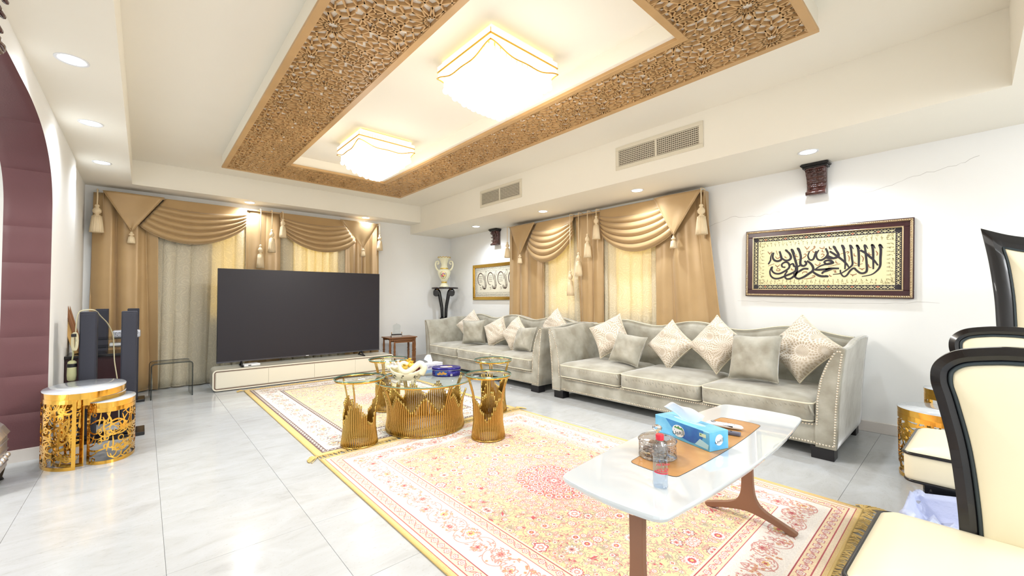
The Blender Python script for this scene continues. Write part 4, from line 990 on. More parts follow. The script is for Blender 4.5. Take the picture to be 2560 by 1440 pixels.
# ------------------------------------------------------------------ CORNER: nest of tables, console with vase
nt_ = thing('nesting_table', 'brown wooden table with turned legs beside the television cabinet, outermost of its nest', 'side table', (3.49, 6.98, 0), radians(-4), 'nest of turned leg tables')
def turned(h): return [(.012, 0), (.016, .02), (.014, .06), (.020, .11), (.013, .13), (.017, h*.35), (.020, h*.5), (.013, h*.53), (.022, h*.56), (.016, h*.62), (.019, h*.75), (.014, h-.05), (.019, h)]
def ntable(t, w_, d_, h_):
    bevel(MB().box(-w_/2, -d_/2, h_-.018, w_/2, d_/2, h_).build('top', mahog, t), .005, 2)
    for sx_ in (-1, 1):
        for sy_ in (-1, 1): MB().lathe(turned(h_-.018), 12, (sx_*(w_/2-.035), sy_*(d_/2-.035), 0)).build('leg', mahog, t)
    MB().box(-w_/2+.03, -d_/2+.03, h_-.06, w_/2-.03, -d_/2+.045, h_-.018).box(-w_/2+.03, d_/2-.045, h_-.06, w_/2-.03, d_/2-.03, h_-.018).build('apron', mahog, t)
    MB().tube([(-w_/2+.035, d_/2-.035, .05), (w_/2-.035, d_/2-.035, .05)], .01, 8).tube([(-w_/2+.035, d_/2-.035, .05), (-w_/2+.035, -d_/2+.035, .05)], .01, 8).tube([(w_/2-.035, d_/2-.035, .05), (w_/2-.035, -d_/2+.035, .05)], .01, 8).build('stretcher', mahog, t)
ntable(nt_, .54, .36, .52)
n2 = thing('nesting_table', 'smaller brown turned leg table tucked beneath the nest beside the television', 'side table', (3.52, 6.95, 0), radians(-4), 'nest of turned leg tables'); ntable(n2, .42, .27, .478)
cf = thing('crystal_trophy', 'clear glass award plaque on a small stand on the nest of tables', 'ornament', (3.42, 6.95, .52), radians(-10))
bevel(MB().box(-.10, -.035, 0, .10, .035, .035).build('glass_base', glass('trophy glass', (.97, .98, .98, 1)), cf), .004, 1)
MB().box(-.085, -.02, .035, .085, .02, .052).build('black_slot', blackp, cf)
out = [(-.07, .05), (.07, .05), (.062, .12), (.07, .20), (.045, .225), (.02, .232), (0, .25), (-.02, .232), (-.045, .225), (-.07, .20), (-.06, .12)]
MB().prism(out, -.006, .006, 'y').build('glass_plaque', thin_glass('plaque glass', (.93, .95, .95, 1), .5), cf)
for x in (-.092, .092): MB().lathe([(.006, 0), (.004, .03), (.008, .035), (.002, .055)], 10, (x, 0, .035)).build('gold_post', gold, cf)

cs = thing('corner_console', 'tall black and gold scroll leg console in the corner behind the far sofa', 'console', (4.51, 7.08, 0), radians(-42))
half = [(.27*cos(a), -.27*sin(a)) for a in np.linspace(0, pi, 20)]
bevel(MB().prism([(x, y*.95+.1) for x, y in half], 1.405, 1.436, 'z').build('top', mat('black marble', S(44, 34, 38), .15, vary=.4, vscale=12), cs), .004, 2)
for s_ in (-1, 1):
    P = spline([(s_*.165, -.02, 1.30), (s_*.175, -.02, 1.345), (s_*.14, -.02, 1.375), (s_*.10, -.02, 1.33), (s_*.075, -.02, 1.2), (s_*.045, -.02, 1.02), (s_*.035, -.02, .82)], 5)
    MB().tube(P, [lerp(.046, .030, k/(len(P)-1)) for k in range(len(P))], 12).build('scroll_leg', black_wood, cs)
    MB().tube([(s_*.155, -.065, 1.31), (s_*.155, .025, 1.31)], .055, 18).build('scroll_roll', black_wood, cs)
    MB().lathe([(.04, 0), (.03, .01), (.038, .022), (.028, .032)], 14, (s_*.135, -.02, 1.373)).build('gold_capital', gold, cs)
MB().box(-.075, -.07, .74, .075, .03, .83).build('black_collar', black_wood, cs); MB().box(-.08, -.075, .765, .08, .035, .775).box(-.08, -.075, .795, .08, .035, .805).build('gold_band', gold, cs)
bevel(MB().box(-.06, -.06, .06, .06, .03, .74).build('pillar', black_wood, cs), .004, 1); bevel(MB().box(-.14, -.12, 0, .14, .08, .06).build('base', black_wood, cs), .006, 2)
vs = thing('porcelain_vase', 'ivory and gold porcelain vase with flower medallion and scroll handles on the corner console', 'vase', (4.495, 7.055, 1.4365), radians(-42))
gp = mat('gilded edge', S(226, 190, 96), .25, .8)
MB().lathe([(.095, 0), (.10, .012), (.085, .03), (.07, .055), (.055, .085)], 32, ripple=(8, .04)).build('foot', ivory, vs)
MB().lathe([(.052, .085), (.060, .10), (.052, .115)], 28).build('gold_neck_ring', gp, vs)
MB().lathe([(.052, .113), (.075, .15), (.105, .21), (.125, .27), (.130, .31), (.118, .345), (.082, .365)], 36, cap=False).build('body', ivory, vs)
MB().lathe([(.081, .362), (.086, .375), (.078, .388)], 28, cap=False).build('gold_shoulder_ring', gp, vs)
MB().lathe([(.078, .386), (.060, .43), (.062, .48), (.085, .54), (.115, .585), (.125, .60), (.118, .60), (.08, .545), (.05, .48)], 48, cap=False, ripple=(12, .035)).build('flared_neck', ivory, vs)
MB().tube([(.124*cos(a), .124*sin(a), .601+.01*cos(12*a)) for a in np.linspace(0, 2*pi, 73)], .006, 6).build('gilded_rim', gp, vs)
for s_ in (-1, 1):
    P = spline([(s_*.115, 0, .34), (s_*.155, 0, .38), (s_*.175, 0, .45), (s_*.165, 0, .51), (s_*.125, 0, .525), (s_*.105, 0, .49), (s_*.125, 0, .465), (s_*.14, 0, .48)], 5)
    MB().tube(P, [lerp(.020, .010, k/(len(P)-1)) for k in range(len(P))], 10).build('handle', ivory, vs)
def on_body(u, v, d):
    zz = .24+v; r = np.interp(zz, [.15, .21, .27, .31, .345], [.075, .105, .125, .130, .118])+.001+d; a = -pi/2+u/.125; return (r*cos(a), r*sin(a), zz)
MB().ribbon([(.068*cos(a), .07*sin(a)) for a in np.linspace(0, 2*pi, 30)], [.008]*30, fn=on_body).build('gold_medallion_ring', gp, vs)
for (u, v, r, c) in ((-.02, -.01, .024, (206, 84, 120)), (.022, -.005, .024, (232, 190, 90)), (0, .03, .018, (214, 110, 130)), (.03, .025, .014, (120, 110, 170)), (-.03, .02, .012, (110, 140, 90)), (.0, -.035, .014, (120, 150, 90))):
    p = on_body(u, v, 0); MB().sphere(p, r, 10, 6, (1, .25, 1)).build('painted_flower', mat('painted flower', S(*c), .3), vs)

# ------------------------------------------------------------------ SOFAS
def back_top(x): return .885+.032*cos(2*pi*x/.93)+.022*(1-min(abs(x)/1.45, 1)**2)
def arm_top(y): return .828+.042*sm((y-.25)/.4)-.01*sm((y-.85)/.15)
def inner_x(z): # inner face of the arm against height
    return np.interp(z, [.25, .45, .6, .72, .79, .83], [1.262, 1.272, 1.298, 1.340, 1.378, 1.405])
def outer_x(z): return np.interp(z, [.09, .4, .65, .83], [1.385, 1.402, 1.425, 1.450])
def sofa(label, loc):
    t = thing('velvet_sofa', label, 'sofa', loc, R90, 'sage velvet sofas with nailhead trim')
    bevel(MB().box(-1.383, .02, .092, 1.383, .98, .262).build('base', velvet, t), .012, 3)
    for s_ in (-1, 1):
        rs = []
        for k in range(15):
            y = k/14*1.02; top = arm_top(y); zs = [.09]+list(np.linspace(.2, .78, 7))+[.815]
            r = [(s_*outer_x(z), y, z*(top/.83) if z > .5 else z) for z in zs]
            xt = (outer_x(.83)+inner_x(.83))/2
            r += [(s_*(outer_x(.83)-.003), y, top-.004), (s_*xt, y, top+.006), (s_*(inner_x(.83)+.002), y, top-.004)]
            r += [(s_*inner_x(z), y, z*(top/.83) if z > .5 else z) for z in zs[::-1][:-1]]+[(s_*1.262, y, .09)]
            rs.append(r)
        MB().rings(rs).build('arm', velvet, t)
    def bk(u, v):
        x = lerp(-1.372, 1.372, u); th = v
        # v 0..1 walks front-bottom -> top -> back-bottom
        zt = back_top(x)
        pts = [(.80, .26), (.795, .55), (.815, zt-.06), (.845, zt-.012), (.89, zt), (.95, zt-.01), (.985, zt-.05), (.99, .5), (.99, .10)]
        i = min(int(v*8), 7); f = v*8-i; return (x, lerp(pts[i][0], pts[i+1][0], f), lerp(pts[i][1], pts[i+1][1], f))
    m = MB(); m.grid(bk, 90, 41); m.build('backrest', velvet, t)
    P = [(x, .812, back_top(x)-.02) for x in np.linspace(-1.36, 1.36, 60)]
    MB().tube([(x, .835, back_top(x)-.004) for x in np.linspace(-1.38, 1.38, 70)], .006, 6).build('back_piping', piping_m, t)
    r = random.Random(2)
    for k in range(3):
        cx = (-.842, 0, .842)[k]; w2, d2 = .414, .40; ph = r.uniform(0, 6)
        rs = []
        for j, (q, z) in enumerate([(.90, .262), (.97, .268), (1, .285), (1.005, .34), (1.0, .398), (.985, .415), (.9, .432), (.7, .446), (.4, .452), (.1, .454)]):
            ring = []
            for (x, y) in rect_loop(2*w2, 2*d2, .05, 8):
                a = atan2(y, x); wr = .006*sin(17*a+ph+z*9)*(1 if .29 < z < .4 else .25)
                ring.append((cx+x*q*(1+wr*.25), .375+y*q-(wr if y < 0 else 0), z+.008*sin(3*x+ph)*(1-q)))
            rs.append(ring)
        # denser straight sides for puckers
        MB().rings(rs).build('seat_cushion', velvet, t)
        lp = rect_loop(2*w2*.998, 2*d2*.998, .05, 6); m = MB()
        m.tube([(cx+x, .375+y, .404) for x, y in lp+lp[:1]], .0065, 6); m.tube([(cx+x*.99, .375+y*.99, .274) for x, y in lp+lp[:1]], .006, 6)
        m.build('cushion_piping', piping_m, t)
        # gathered puckers on the front boxing
        m = MB()
        for q in range(26):
            x = cx-w2+.03+q*(2*w2-.06)/25+r.uniform(-.008, .008); L = r.uniform(.03, .075); z1_ = .396
            m.tube([(x, -.0245, z1_), (x+.012, -.0285, z1_-L*.5), (x+.03, -.0235, z1_-L)], [.005, .008, .003], 6)
        m.build('gathered_pleat', velvet, t)
    for x in (-1.30, 1.30):
        for y in (.075, .93): bevel(MB().cbox((x, y, .045), (.14, .12, .09)).build('foot', foot_m, t), .003, 1)
    # nailheads
    m = MB()
    def nail(x, y, z, nrm='y'):
        rr = .0075; pts = [(rr*cos(a), rr*sin(a)) for a in np.arange(6)*pi/3]
        if nrm == 'y': m.add([(x+a, y, z+b) for a, b in pts]+[(x, y-.006, z)], [(i, (i+1) % 6, 6) for i in range(6)], True)
        else: m.add([(x, y+a, z+b) for a, b in pts]+[(x+nrm*.004, y, z)], [(i, (i+1) % 6, 6) for i in range(6)], True)
    st = .019
    x = -1.37
    while x < 1.37: nail(x, .0185 if abs(x) < 1.26 else -.001, .112); x += st
    x = -1.25
    while x < 1.25: nail(x, .0185, .244); x += st
    for s_ in (-1, 1):
        z = .12
        while z < .80: nail(s_*(outer_x(z)-.012), -.001, z); z += st
        z = .255
        while z < .80: nail(s_*(inner_x(z)+.011), -.001, z); z += st
        for q in (.3, .7): nail(s_*lerp(inner_x(.8)+.011, outer_x(.8)-.012, q), -.001, .806)
    tag(m.build('nailhead_trim', nail_m, t, fix=False), kind='stuff')
    return t
sA = sofa('long sage velvet three seat sofa nearest the camera under the right wall curtains', (3.74, 2.055, 0))
sB = copy_tree(sA); relabel(sB, 'sage velvet three seat sofa at the far end beside the corner console', (3.74, 5.06, 0))

def pillow(X, Y, z, size, ang, m_, label, yaw=0, tilt=-16, th=.10, seed=1, grp='scatter cushions on the sofas'):
    r = random.Random(seed)
    Mx = Matrix.Translation((X, Y, z)) @ Matrix.Rotation(R90+radians(yaw), 4, 'Z') @ Matrix.Rotation(radians(90+tilt), 4, 'X') @ Matrix.Rotation(radians(ang), 4, 'Z')
    t = thing('scatter_cushion', label, 'cushion', group=grp); t.matrix_world = Mx; t.location = Mx.translation; t.rotation_euler = Mx.to_euler()
    ph = [r.uniform(0, 6) for _ in range(4)]; N = 25; h = size/2
    def f(u, v, s_):
        a, b = 2*u-1, 2*v-1; k = (1-a**4)*(1-b**4); pin = 1-.10*(1-abs(a)**2.2)*abs(b)**3; pin2 = 1-.10*(1-abs(b)**2.2)*abs(a)**3
        hh = th*(max(k, 0)**.55)*(1+.12*sin(5*a+ph[0])*sin(4*b+ph[1]))+.004*sin(13*a+9*b+ph[2])*k
        return (a*h*pin2, b*h*pin, s_*hh-.012*b*b*0)
    m = MB(); m.grid(lambda u, v: f(u, v, 1), N, N); m.grid(lambda u, v: f(v, u, -1), N, N)
    m.build('cover', m_, t, fix=False)
    L = [f(k/24, 0, 1) for k in range(25)]+[f(1, k/24, 1) for k in range(25)]+[f(1-k/24, 1, 1) for k in range(25)]+[f(0, 1-k/24, 1) for k in range(25)]
    MB().tube([(x, y, 0) for x, y, z in L], .0055, 6).build('piping', piping_m if m_ is mum else velvet, t)
    return t
PL = [(4.30, 2.98, .735, .43, 28, mum, 'patterned cushion tilted into the left corner of the near sofa', 12, -20),
      (4.12, 2.62, .62, .36, -8, velvet, 'small plain sage cushion in front of a patterned one, left on the near sofa', 8, -28),
      (4.30, 2.20, .69, .40, 50, mum, 'patterned cushion standing on its corner left of the middle of the near sofa', -4, -18),
      (4.30, 1.71, .735, .43, 52, mum, 'patterned cushion standing on its corner behind the large plain one on the near sofa', -4, -18),
      (4.08, 1.30, .665, .42, 3, velvet, 'large plain sage cushion leaning on patterned cushions at the right of the near sofa', -8, -20),
      (4.31, 1.00, .755, .44, 50, mum, 'patterned cushion on its corner against the right arm of the near sofa', -10, -20),
      (4.33, 5.93, .72, .42, 42, mum, 'patterned cushion with only its corners showing behind a plain one on the far sofa', 25, -16),
      (4.14, 5.58, .65, .40, 2, velvet, 'plain sage cushion standing upright at the left of the far sofa', 38, -12),
      (4.28, 5.16, .66, .40, 28, mum, 'patterned cushion in the middle of the far sofa with its top corner up', 14, -18),
      (4.24, 4.66, .665, .40, 50, mum, 'patterned cushion half covered by the plain one on the right of the far sofa', 0, -20),
      (4.08, 4.27, .62, .36, 4, velvet, 'plain sage cushion beside the right arm of the far sofa', -4, -24),
      (4.40, 3.98, .80, .38, 45, mum, 'patterned cushion peeking above the right arm of the far sofa', -6, -10)]
for k, (X, Y, z, sz, a, m_, lb, yw, tl) in enumerate(PL): pillow(X, Y, z, sz, a, m_, lb, yw, tl, seed=k)

# ------------------------------------------------------------------ GOLD ROD TABLES WITH GLASS TOPS
rodcache = {}
def rod_table(label, x, y, H, rb, rw, rt, n, rr, top_r, prof, group, seed, npeak):
    t = thing('gold_rod_table', label, 'table', (x, y, .0105), 0, group)
    def R(q): # q 0..1 of height
        return float(np.interp(q, [0, .25, .55, .8, 1], [rb, lerp(rb, rw, .8), lerp(rw, rt, .12), lerp(rw, rt, .5), rt]))
    r = random.Random(seed)
    for k in range(n):
        hq = prof(k, n); a = 2*pi*k/n; key = (group, round(hq, 2))
        if key not in rodcache:
            m = MB(); P = [(R(q), 0, .012+q*(H-.03)) for q in np.linspace(0, round(hq, 2), 9)]
            m.tube(P, rr, 7, up=(0, 1, 0)); o = m.build('rod', goldrod, t); rodcache[key] = o
        else:
            o = rodcache[key].copy(); COL.objects.link(o); o.parent = t
        o.rotation_euler = (0, 0, a)
    MB().tube([((rb)*cos(a), rb*sin(a), .006) for a in np.linspace(0, 2*pi, 61)], .008, 8).build('base_ring', goldrod, t)
    MB().tube([(rt*cos(a), rt*sin(a), H-.016) for a in np.linspace(0, 2*pi, 73)], .009, 8).build('top_ring', gold2, t)
    MB().lathe([(.003, H-.007), (top_r, H-.007), (top_r, H), (.003, H)], 64).build('glass_top', clear_g, t)
    MB().lathe([(top_r, H-.008), (top_r+.0022, H-.006), (top_r+.0022, H-.001), (top_r, H+.0005)], 72, cap=False).build('glass_edge', edge_g, t)
    return t
def prof_small(off):
    def f(k, n):
        q = ((k/n+off)*3) % 1; d = abs(q-.5)*2      # 1 at the tall columns
        return 1. if d > .90 else min(.30+.46*d**1.0+.05*((k*7) % 3-1)*.5, .9)
    return f
def prof_big(k, n):
    q = (k/n*9) % 1; d = abs(q-.5)*2
    if k % 28 in (0, 1): return 1.
    return round(.48+.34*d, 2)
# the waist sits above the base: narrow in the middle, flaring out at the top
small = dict(H=.545, rb=.140, rw=.118, rt=.188, n=54, rr=.0066, top_r=.200, group='small gold rod tables')
SMT = [(1.345, 3.40, 'gold rod side table at the left front of the round glass table', .02), (2.228, 2.80, 'gold rod side table at the right front of the round glass table', .20),
       (1.99, 4.25, 'gold rod side table at the left rear, its top just above the ceramic bowl', .1), (2.79, 3.42, 'gold rod side table at the right rear close to the far sofa', .05)]
for k, (x, y, lb, off) in enumerate(SMT): rod_table(lb, x, y, prof=prof_small(off), seed=k, npeak=3, **small)
rod_table('large round gold rod coffee table with glass top in the middle of the rugs', 1.985, 3.44, .452, .355, .335, .425, 112, .0085, .455, prof_big, 'large gold rod table', 9, 9)
zt = .4635   # top of the big glass
# ceramic bowl with swan neck handle
bw = thing('ceramic_bowl', 'ivory ceramic boat shaped bowl with curled swan neck handle on the glass table', 'bowl', (1.722, 3.30, zt), radians(-42))
def boat(u, v):
    a = 2*pi*u; L_, W_ = .155, .085; q = [.35, .62, .9, 1.0, .96, .8, .3][int(v*6)] if 0 else float(np.interp(v, [0, .2, .45, .6, .66, .85, 1], [.30, .62, .92, 1.0, .96, .78, .02]))
    z = float(np.interp(v, [0, .2, .45, .6, .66, .85, 1], [.03, .035, .07, .105, .104, .06, .045])); z += (.05*abs(cos(a))**3*q**2 if v > .3 and v < .8 else 0)
    return (L_*q*cos(a), W_*q*sin(a), z)
MB().grid(boat, 40, 18, cu=True).build('bowl_body', ivory, bw)
for x, y in ((-.06, -.04), (.06, -.04), (-.06, .04), (.06, .04)): MB().lathe([(.011, 0), (.008, .02), (.014, .045)], 10, (x, y, 0)).build('foot', ivory, bw)
P = spline([(.125, -.02, .085), (.150, -.02, .14), (.118, -.03, .178), (.06, -.055, .135), (.01, -.07, .112), (-.035, -.06, .13), (-.048, -.05, .165), (-.02, -.045, .19), (.02, -.045, .178)], 6)
MB().tube(P, [lerp(.032, .013, k/(len(P)-1)) for k in range(len(P))], 10).build('swan_neck', ivory, bw)
MB().tube(spline([(-.15, 0, .13), (-.18, 0, .16), (-.165, 0, .19)], 4), [.018]*9, 8).build('tail', ivory, bw)
m = MB()
for x in (-.09, -.02, .09):
    for q in range(5): m.sphere((x+random.uniform(-.012, .012), -.087*sqrt(max(1-(x/.155)**2, .1))*.97+.004, .075+random.uniform(-.015, .01)), .0045, 6, 4, (1.6, .4, 1))
m.build('painted_sprig', mat('dark green sprig', S(74, 72, 50), .5), bw)
yel = mat('yellow foil wrapper', S(238, 202, 92), .3, .2, bump=.5, bscale=60); mar = mat('maroon sweet', S(122, 40, 52), .3); wfo = mat('white foil wrapper', S(240, 236, 230), .3, .1, bump=.5, bscale=60)
def sweet(x, y, z, m_, r, lb, grp, tails=True):
    c, s_ = cos(radians(-42)), sin(radians(-42)); t = thing('wrapped_sweet' if tails else 'round_sweet', lb, 'sweet', (1.722+c*x-s_*y, 3.30+s_*x+c*y, zt+z), random.uniform(0, 6), grp)
    MB().sphere((0, 0, 0), r, 12, 8, (1.3 if tails else 1, 1, .85)).build('sweet_body', m_, t)
    if tails:
        MB().lathe([(.004, 0), (.012, .016), (.016, .024)], 10, (0, 0, r*.6), ripple=(5, .2), cap=False).build('wrapper_twist', m_, t)
for x, y, z in ((-.045, .01, .150), (.0, .02, .165), (.04, .01, .155), (-.02, -.02, .145), (.015, .04, .175)): sweet(x, y, z, yel, .026, 'yellow foil wrapped sweet heaped in the ceramic bowl', 'yellow wrapped sweets in the bowl')
for x, y, z in ((.085, -.015, .125), (.105, .005, .13), (-.02, -.045, .115), (.06, -.035, .115)): sweet(x, y, z, mar, .019, 'dark maroon round sweet in the ceramic bowl', 'maroon sweets in the bowl', False)
for x, y, z in ((-.10, .0, .145), (-.085, .03, .165), (-.125, .015, .15)): sweet(x, y, z, wfo, .022, 'white foil wrapped sweet at the tail end of the ceramic bowl', 'white wrapped sweets in the bowl')
# cookie tin
tn = thing('cookie_tin', 'dark blue oval cookie tin with biscuit picture on the round glass table', 'tin', (2.19, 3.40, zt), radians(-40))
navy = mat('dark blue tin', S(38, 34, 122), .25, .3); navl = mat('tin lid blue', S(44, 40, 128), .2, .4)
OX, OY = 1.35, .95
MB().lathe([(.098, 0), (.10, .004), (.10, .062)], 48, sx=OX, sy=OY).build('tin_body', navy, tn)
MB().lathe([(.102, .058), (.103, .060), (.103, .080), (.100, .083), (.095, .081), (.001, .081)], 48, sx=OX, sy=OY, cap=False).build('lid', navl, tn)
MB().tube([(OX*.1035*cos(a), OY*.1035*sin(a), .059) for a in np.linspace(0, 2*pi, 49)], .0015, 5).build('lid_rim', silver_p, tn)
def on_tin(u, v, d):
    a = -pi/2+u/.125; return (OX*(.1005+d)*cos(a), OY*(.1005+d)*sin(a), v)
MB().ribbon([(-.10+.01*k, .034) for k in range(13)], [.046]*13, fn=on_tin, th=.0004).build('picture_panel', mat('blue picture ground', S(44, 84, 160), .3), tn)
ck = mat('biscuit print', S(222, 168, 84), .5, vary=.3, vscale=40)
for u, v, w_ in ((-.06, .024, .03), (-.03, .027, .034), (.0, .030, .03), (-.045, .036, .022), (-.015, .040, .02)):
    MB().ribbon([(u-w_/2, v), (u-w_/4, v+.001), (u, v), (u+w_/4, v+.001), (u+w_/2, v)], [.006, .016, .02, .016, .006], fn=on_tin, th=.0012).build('biscuit_picture', ck, tn)
MB().ribbon([(.047+.006*k, .017) for k in range(4)], [.018]*4, fn=on_tin, th=.0008).build('barcode_label', white_p, tn)
m = MB()
for k in range(7): m.ribbon([(.049+.0023*k, .011), (.049+.0023*k, .024)], [.0008+.0004*(k % 2)]*2, fn=on_tin, th=.0012)
m.build('barcode_lines', blackp, tn)
MB().lathe([(.001, .0815), (.045, .0815)], 30, (.0, .0, .0), sx=OX, sy=.8, cap=False).build('lid_medallion', mat('pale lid print', S(214, 196, 190), .4), tn)
MB().lathe([(.001, .082), (.022, .082)], 20, (.03, .02, .0), cap=False).build('lid_biscuit', ck, tn)
# tissue boxes
tis = mat('white tissue', S(236, 242, 252), .8, Subsurface_Weight=.0)
def tissue_puff(t, h, w_, sd, tilt=(0, 0)):
    r = random.Random(sd); ph = r.uniform(0, 6)
    def f(u, v):
        a = (u-.5)*2; sp = lerp(.30, 1, v**.8); x = a*w_*sp+tilt[0]*v*v; y = .012*sin(6*u+ph)*(.3+v)+.03*v*(u-.5)*sin(ph)+tilt[1]*v; z = h*v*(1-.45*abs(a)**1.7)+.006*sin(11*u+5*v)*v
        return (x, y, z)
    o = MB().grid(f, 22, 14).build('tissue', tis, t, fix=False); sd_ = o.modifiers.new('s', 'SOLIDIFY'); sd_.thickness = .0012
    def g(u, v):
        x, y, z = f(1-u, v*.8); return (x*.8+.01, y+.016*v+.004, z)
    o2 = MB().grid(g, 22, 12).build('tissue_fold', tis, t, fix=False); sd_ = o2.modifiers.new('s', 'SOLIDIFY'); sd_.thickness = .0012
    o.location = o2.location = (0, 0, .0)
    return o, o2
tbx = thing('tissue_box', 'pale lilac and light blue tissue box behind the cookie tin on the glass table', 'tissue box', (2.19, 3.69, zt), radians(12))
bevel(MB().box(-.115, -.055, 0, .115, .055, .085).build('carton', mat('lilac white carton', S(226, 228, 240), .4), tbx), .002, 1)
MB().box(-.1155, -.0565, .001, .1155, -.0545, .032).build('blue_wave', mat('soft blue print', S(150, 190, 232), .4), tbx)
MB().box(-.1155, -.056, .0845, -.06, .056, .0858).build('aqua_panel', mat('aqua print', S(190, 226, 240), .4), tbx)
MB().tube([(-.045*cos(a), .02*sin(a), .0855) for a in np.linspace(0, 2*pi, 20)], .0012, 4).build('slot_rim', white_p, tbx)
text('brand_lettering', 'sikrum\u00e9', .034, mat('purple print', S(90, 80, 140), .4), tbx, Matrix.Translation((-.03, -.0562, .058)) @ Matrix.Rotation(pi/2, 4, 'X'))
for o in tissue_puff(tbx, .095, .06, 3, (-.03, 0)): o.location = (0, 0, .083)

# ------------------------------------------------------------------ WHITE COFFEE TABLE
TZc = .55
ct = thing('coffee_table', 'white lacquered boat shaped coffee table with wood inlay and brown y shaped legs', 'coffee table', (1.905, .82, 0))
def outline(hl, hw, bul, be, n=26, rc=.05):
    top = [(lerp(-hl, hl, k/n), hw+bul*(1-(2*k/n-1)**2)) for k in range(n+1)]
    right = [(hl+be*(1-(2*k/8-1)**2), lerp(hw, -hw, k/8)) for k in range(9)]
    P = top+right[1:-1]+[(-x, -y) for x, y in top]+[(-x, -y) for x, y in right[1:-1]]
    for _ in range(2):
        Q = []
        for i in range(len(P)):
            a, b, c = Vector(P[i-1]), Vector(P[i]), Vector(P[(i+1) % len(P)])
            v1, v2 = (b-a).normalized(), (c-b).normalized()
            if v1.dot(v2) < .85:
                r = min(rc/2, (b-a).length*.6, (c-b).length*.6); Q += [tuple(b-v1*r), tuple(b+v2*r)]
            else: Q.append(tuple(b))
        P = Q; rc *= .55
    return P
ol = outline(.758, .200, .045, .022, rc=.035)
rs = []
for q, z in ((.955, -.026), (.985, -.020), (1, -.010), (1, -.006), (.994, -.001), (.985, 0)):
    rs.append([(x*(1-(1-q)*.35), y*q, TZc+z) for x, y in ol])
MB().rings(rs, smooth=False).build('table_top', white_gl, ct)
il = outline(.45, .096, .018, .011, rc=.02)
MB().prism([(x-.009, y) for x, y in il], TZc-.004, TZc+.0009, 'z').build('wood_inlay', oakm, ct)
MB().tube([(x-.009, y, TZc+.0006) for x, y in il+il[:1]], .0011, 4).build('inlay_line', blackp, ct)
for x in (-.565, .525):
    H_t = TZc-.026
    L_ = spline([(-.215, 0), (-.222, .020), (-.16, .045), (-.085, .075), (-.044, .115), (-.029, .19), (-.027, .36), (-.032, H_t)], 5)
    Bt = spline([(.195, 0), (.13, .022), (.06, .040), (0, .048), (-.06, .040), (-.13, .022), (-.195, 0)], 4)
    poly = L_+[(-y, z) for y, z in L_[::-1]]+Bt
    o = MB().prism(poly, x-.015, x+.015, 'x').build('leg', walnut, ct); bevel(o, .006, 3)
    o.location.z = .0105; o.scale.z = (H_t-.0105)/H_t
MB().box(-.55, -.015, TZc-.046, .51, .015, TZc-.0255).build('under_rail', walnut, ct)
KS = .903     # everything standing on this table was laid out on the same footprint, then drawn to the table's scale
zc = TZc+.0012
# blue tissue box
bl = thing('tissue_box', 'bright blue tissue box with a pulled up white tissue on the white coffee table', 'tissue box', (1.8828, 0.8777, zc), radians(-108))
bx0, by0, bz0 = .175, .062, .088
sky_m = mat('sky blue print', S(86, 176, 230), .25, col2=S(130, 206, 242), vscale=9); deep = mat('deep blue print', S(34, 92, 186), .25, col2=S(60, 150, 216), vscale=9); lgt = mat('light aqua print', S(176, 224, 244), .25)
bevel(MB().box(-bx0, -by0, 0, bx0, by0, bz0).build('carton', sky_m, bl), .0015, 1)
yf = -by0-.0004
def side(poly, m_, nm, y0=yf, t_=.0004): return MB().prism(poly, y0-t_, y0, 'y').build(nm, m_, bl)
def ellipse(cx, cz, a, b, n=28): return [(cx+a*cos(2*pi*k/n), cz+b*sin(2*pi*k/n)) for k in range(n)]
for sgn, yy in ((1, yf), (-1, None)):
    pass
def face_art(y0, s_):
    P = [(-.10, .088), (-.055, .05), (0, .022), (.06, .012), (.11, .02), (.135, .05), (.14, .088)]
    o1 = MB().prism([(s_*x, z) for x, z in spline(P, 4)], y0-.0003, y0, 'y').build('blue_swoosh', deep, bl)
    o2 = MB().prism([(s_*x, z) for x, z in ellipse(-.012, .044, .040, .029)], y0-.0009, y0, 'y').build('logo_oval', white_p, bl)
    o3 = MB().prism([(s_*x, z) for x, z in [(-.042, .056), (-.030, .066), (-.022, .060), (-.012, .070), (-.002, .061), (.010, .066), (.022, .055), (0, .054)]], y0-.0013, y0, 'y').build('logo_hills', mat('leaf green', S(80, 150, 84), .4), bl)
    o4 = MB().prism([(s_*x, z) for x, z in [(.09, .012), (.165, .008), (.17, .03), (.12, .045)]], y0-.0006, y0, 'y').build('tissue_picture', lgt, bl)
    o5 = MB().prism([(s_*x, z) for x, z in [(.118, .058), (.155, .058), (.155, .074), (.118, .074)]], y0-.0009, y0, 'y').build('small_badge', mat('pale green badge', S(214, 232, 206), .4), bl)
face_art(yf, 1)
AIN = '\uFEE6\uFEF4\uFECC\uFEDF\uFE8D'
dk_p = mat('dark print', S(30, 60, 70), .4)
text('logo_lettering', AIN, .036, dk_p, bl, Matrix.Translation((-.012, yf-.0012, .040)) @ Matrix.Rotation(pi/2, 4, 'X'), sx=1.0)
text('badge_mark', '\u2022', .03, mat('green print', S(70, 140, 70), .4), bl, Matrix.Translation((.126, yf-.001, .067)) @ Matrix.Rotation(pi/2, 4, 'X'))
MB().prism(ellipse(0, .048, .026, .026), bx0+.0002, bx0+.0009, 'x').build('end_logo_oval', white_p, bl)
text('end_logo_lettering', AIN, .026, dk_p, bl, Matrix.Translation((bx0+.001, 0, .046)) @ Matrix.Rotation(pi/2, 4, 'Z') @ Matrix.Rotation(pi/2, 4, 'X'))
MB().prism(ellipse(0, 0, .10, .022), bz0, bz0+.0006, 'z').build('tissue_slot', lgt, bl)
for o in tissue_puff(bl, .080, .115, 8, (-.05, .0)): o.location = (-.01, 0, bz0-.004)
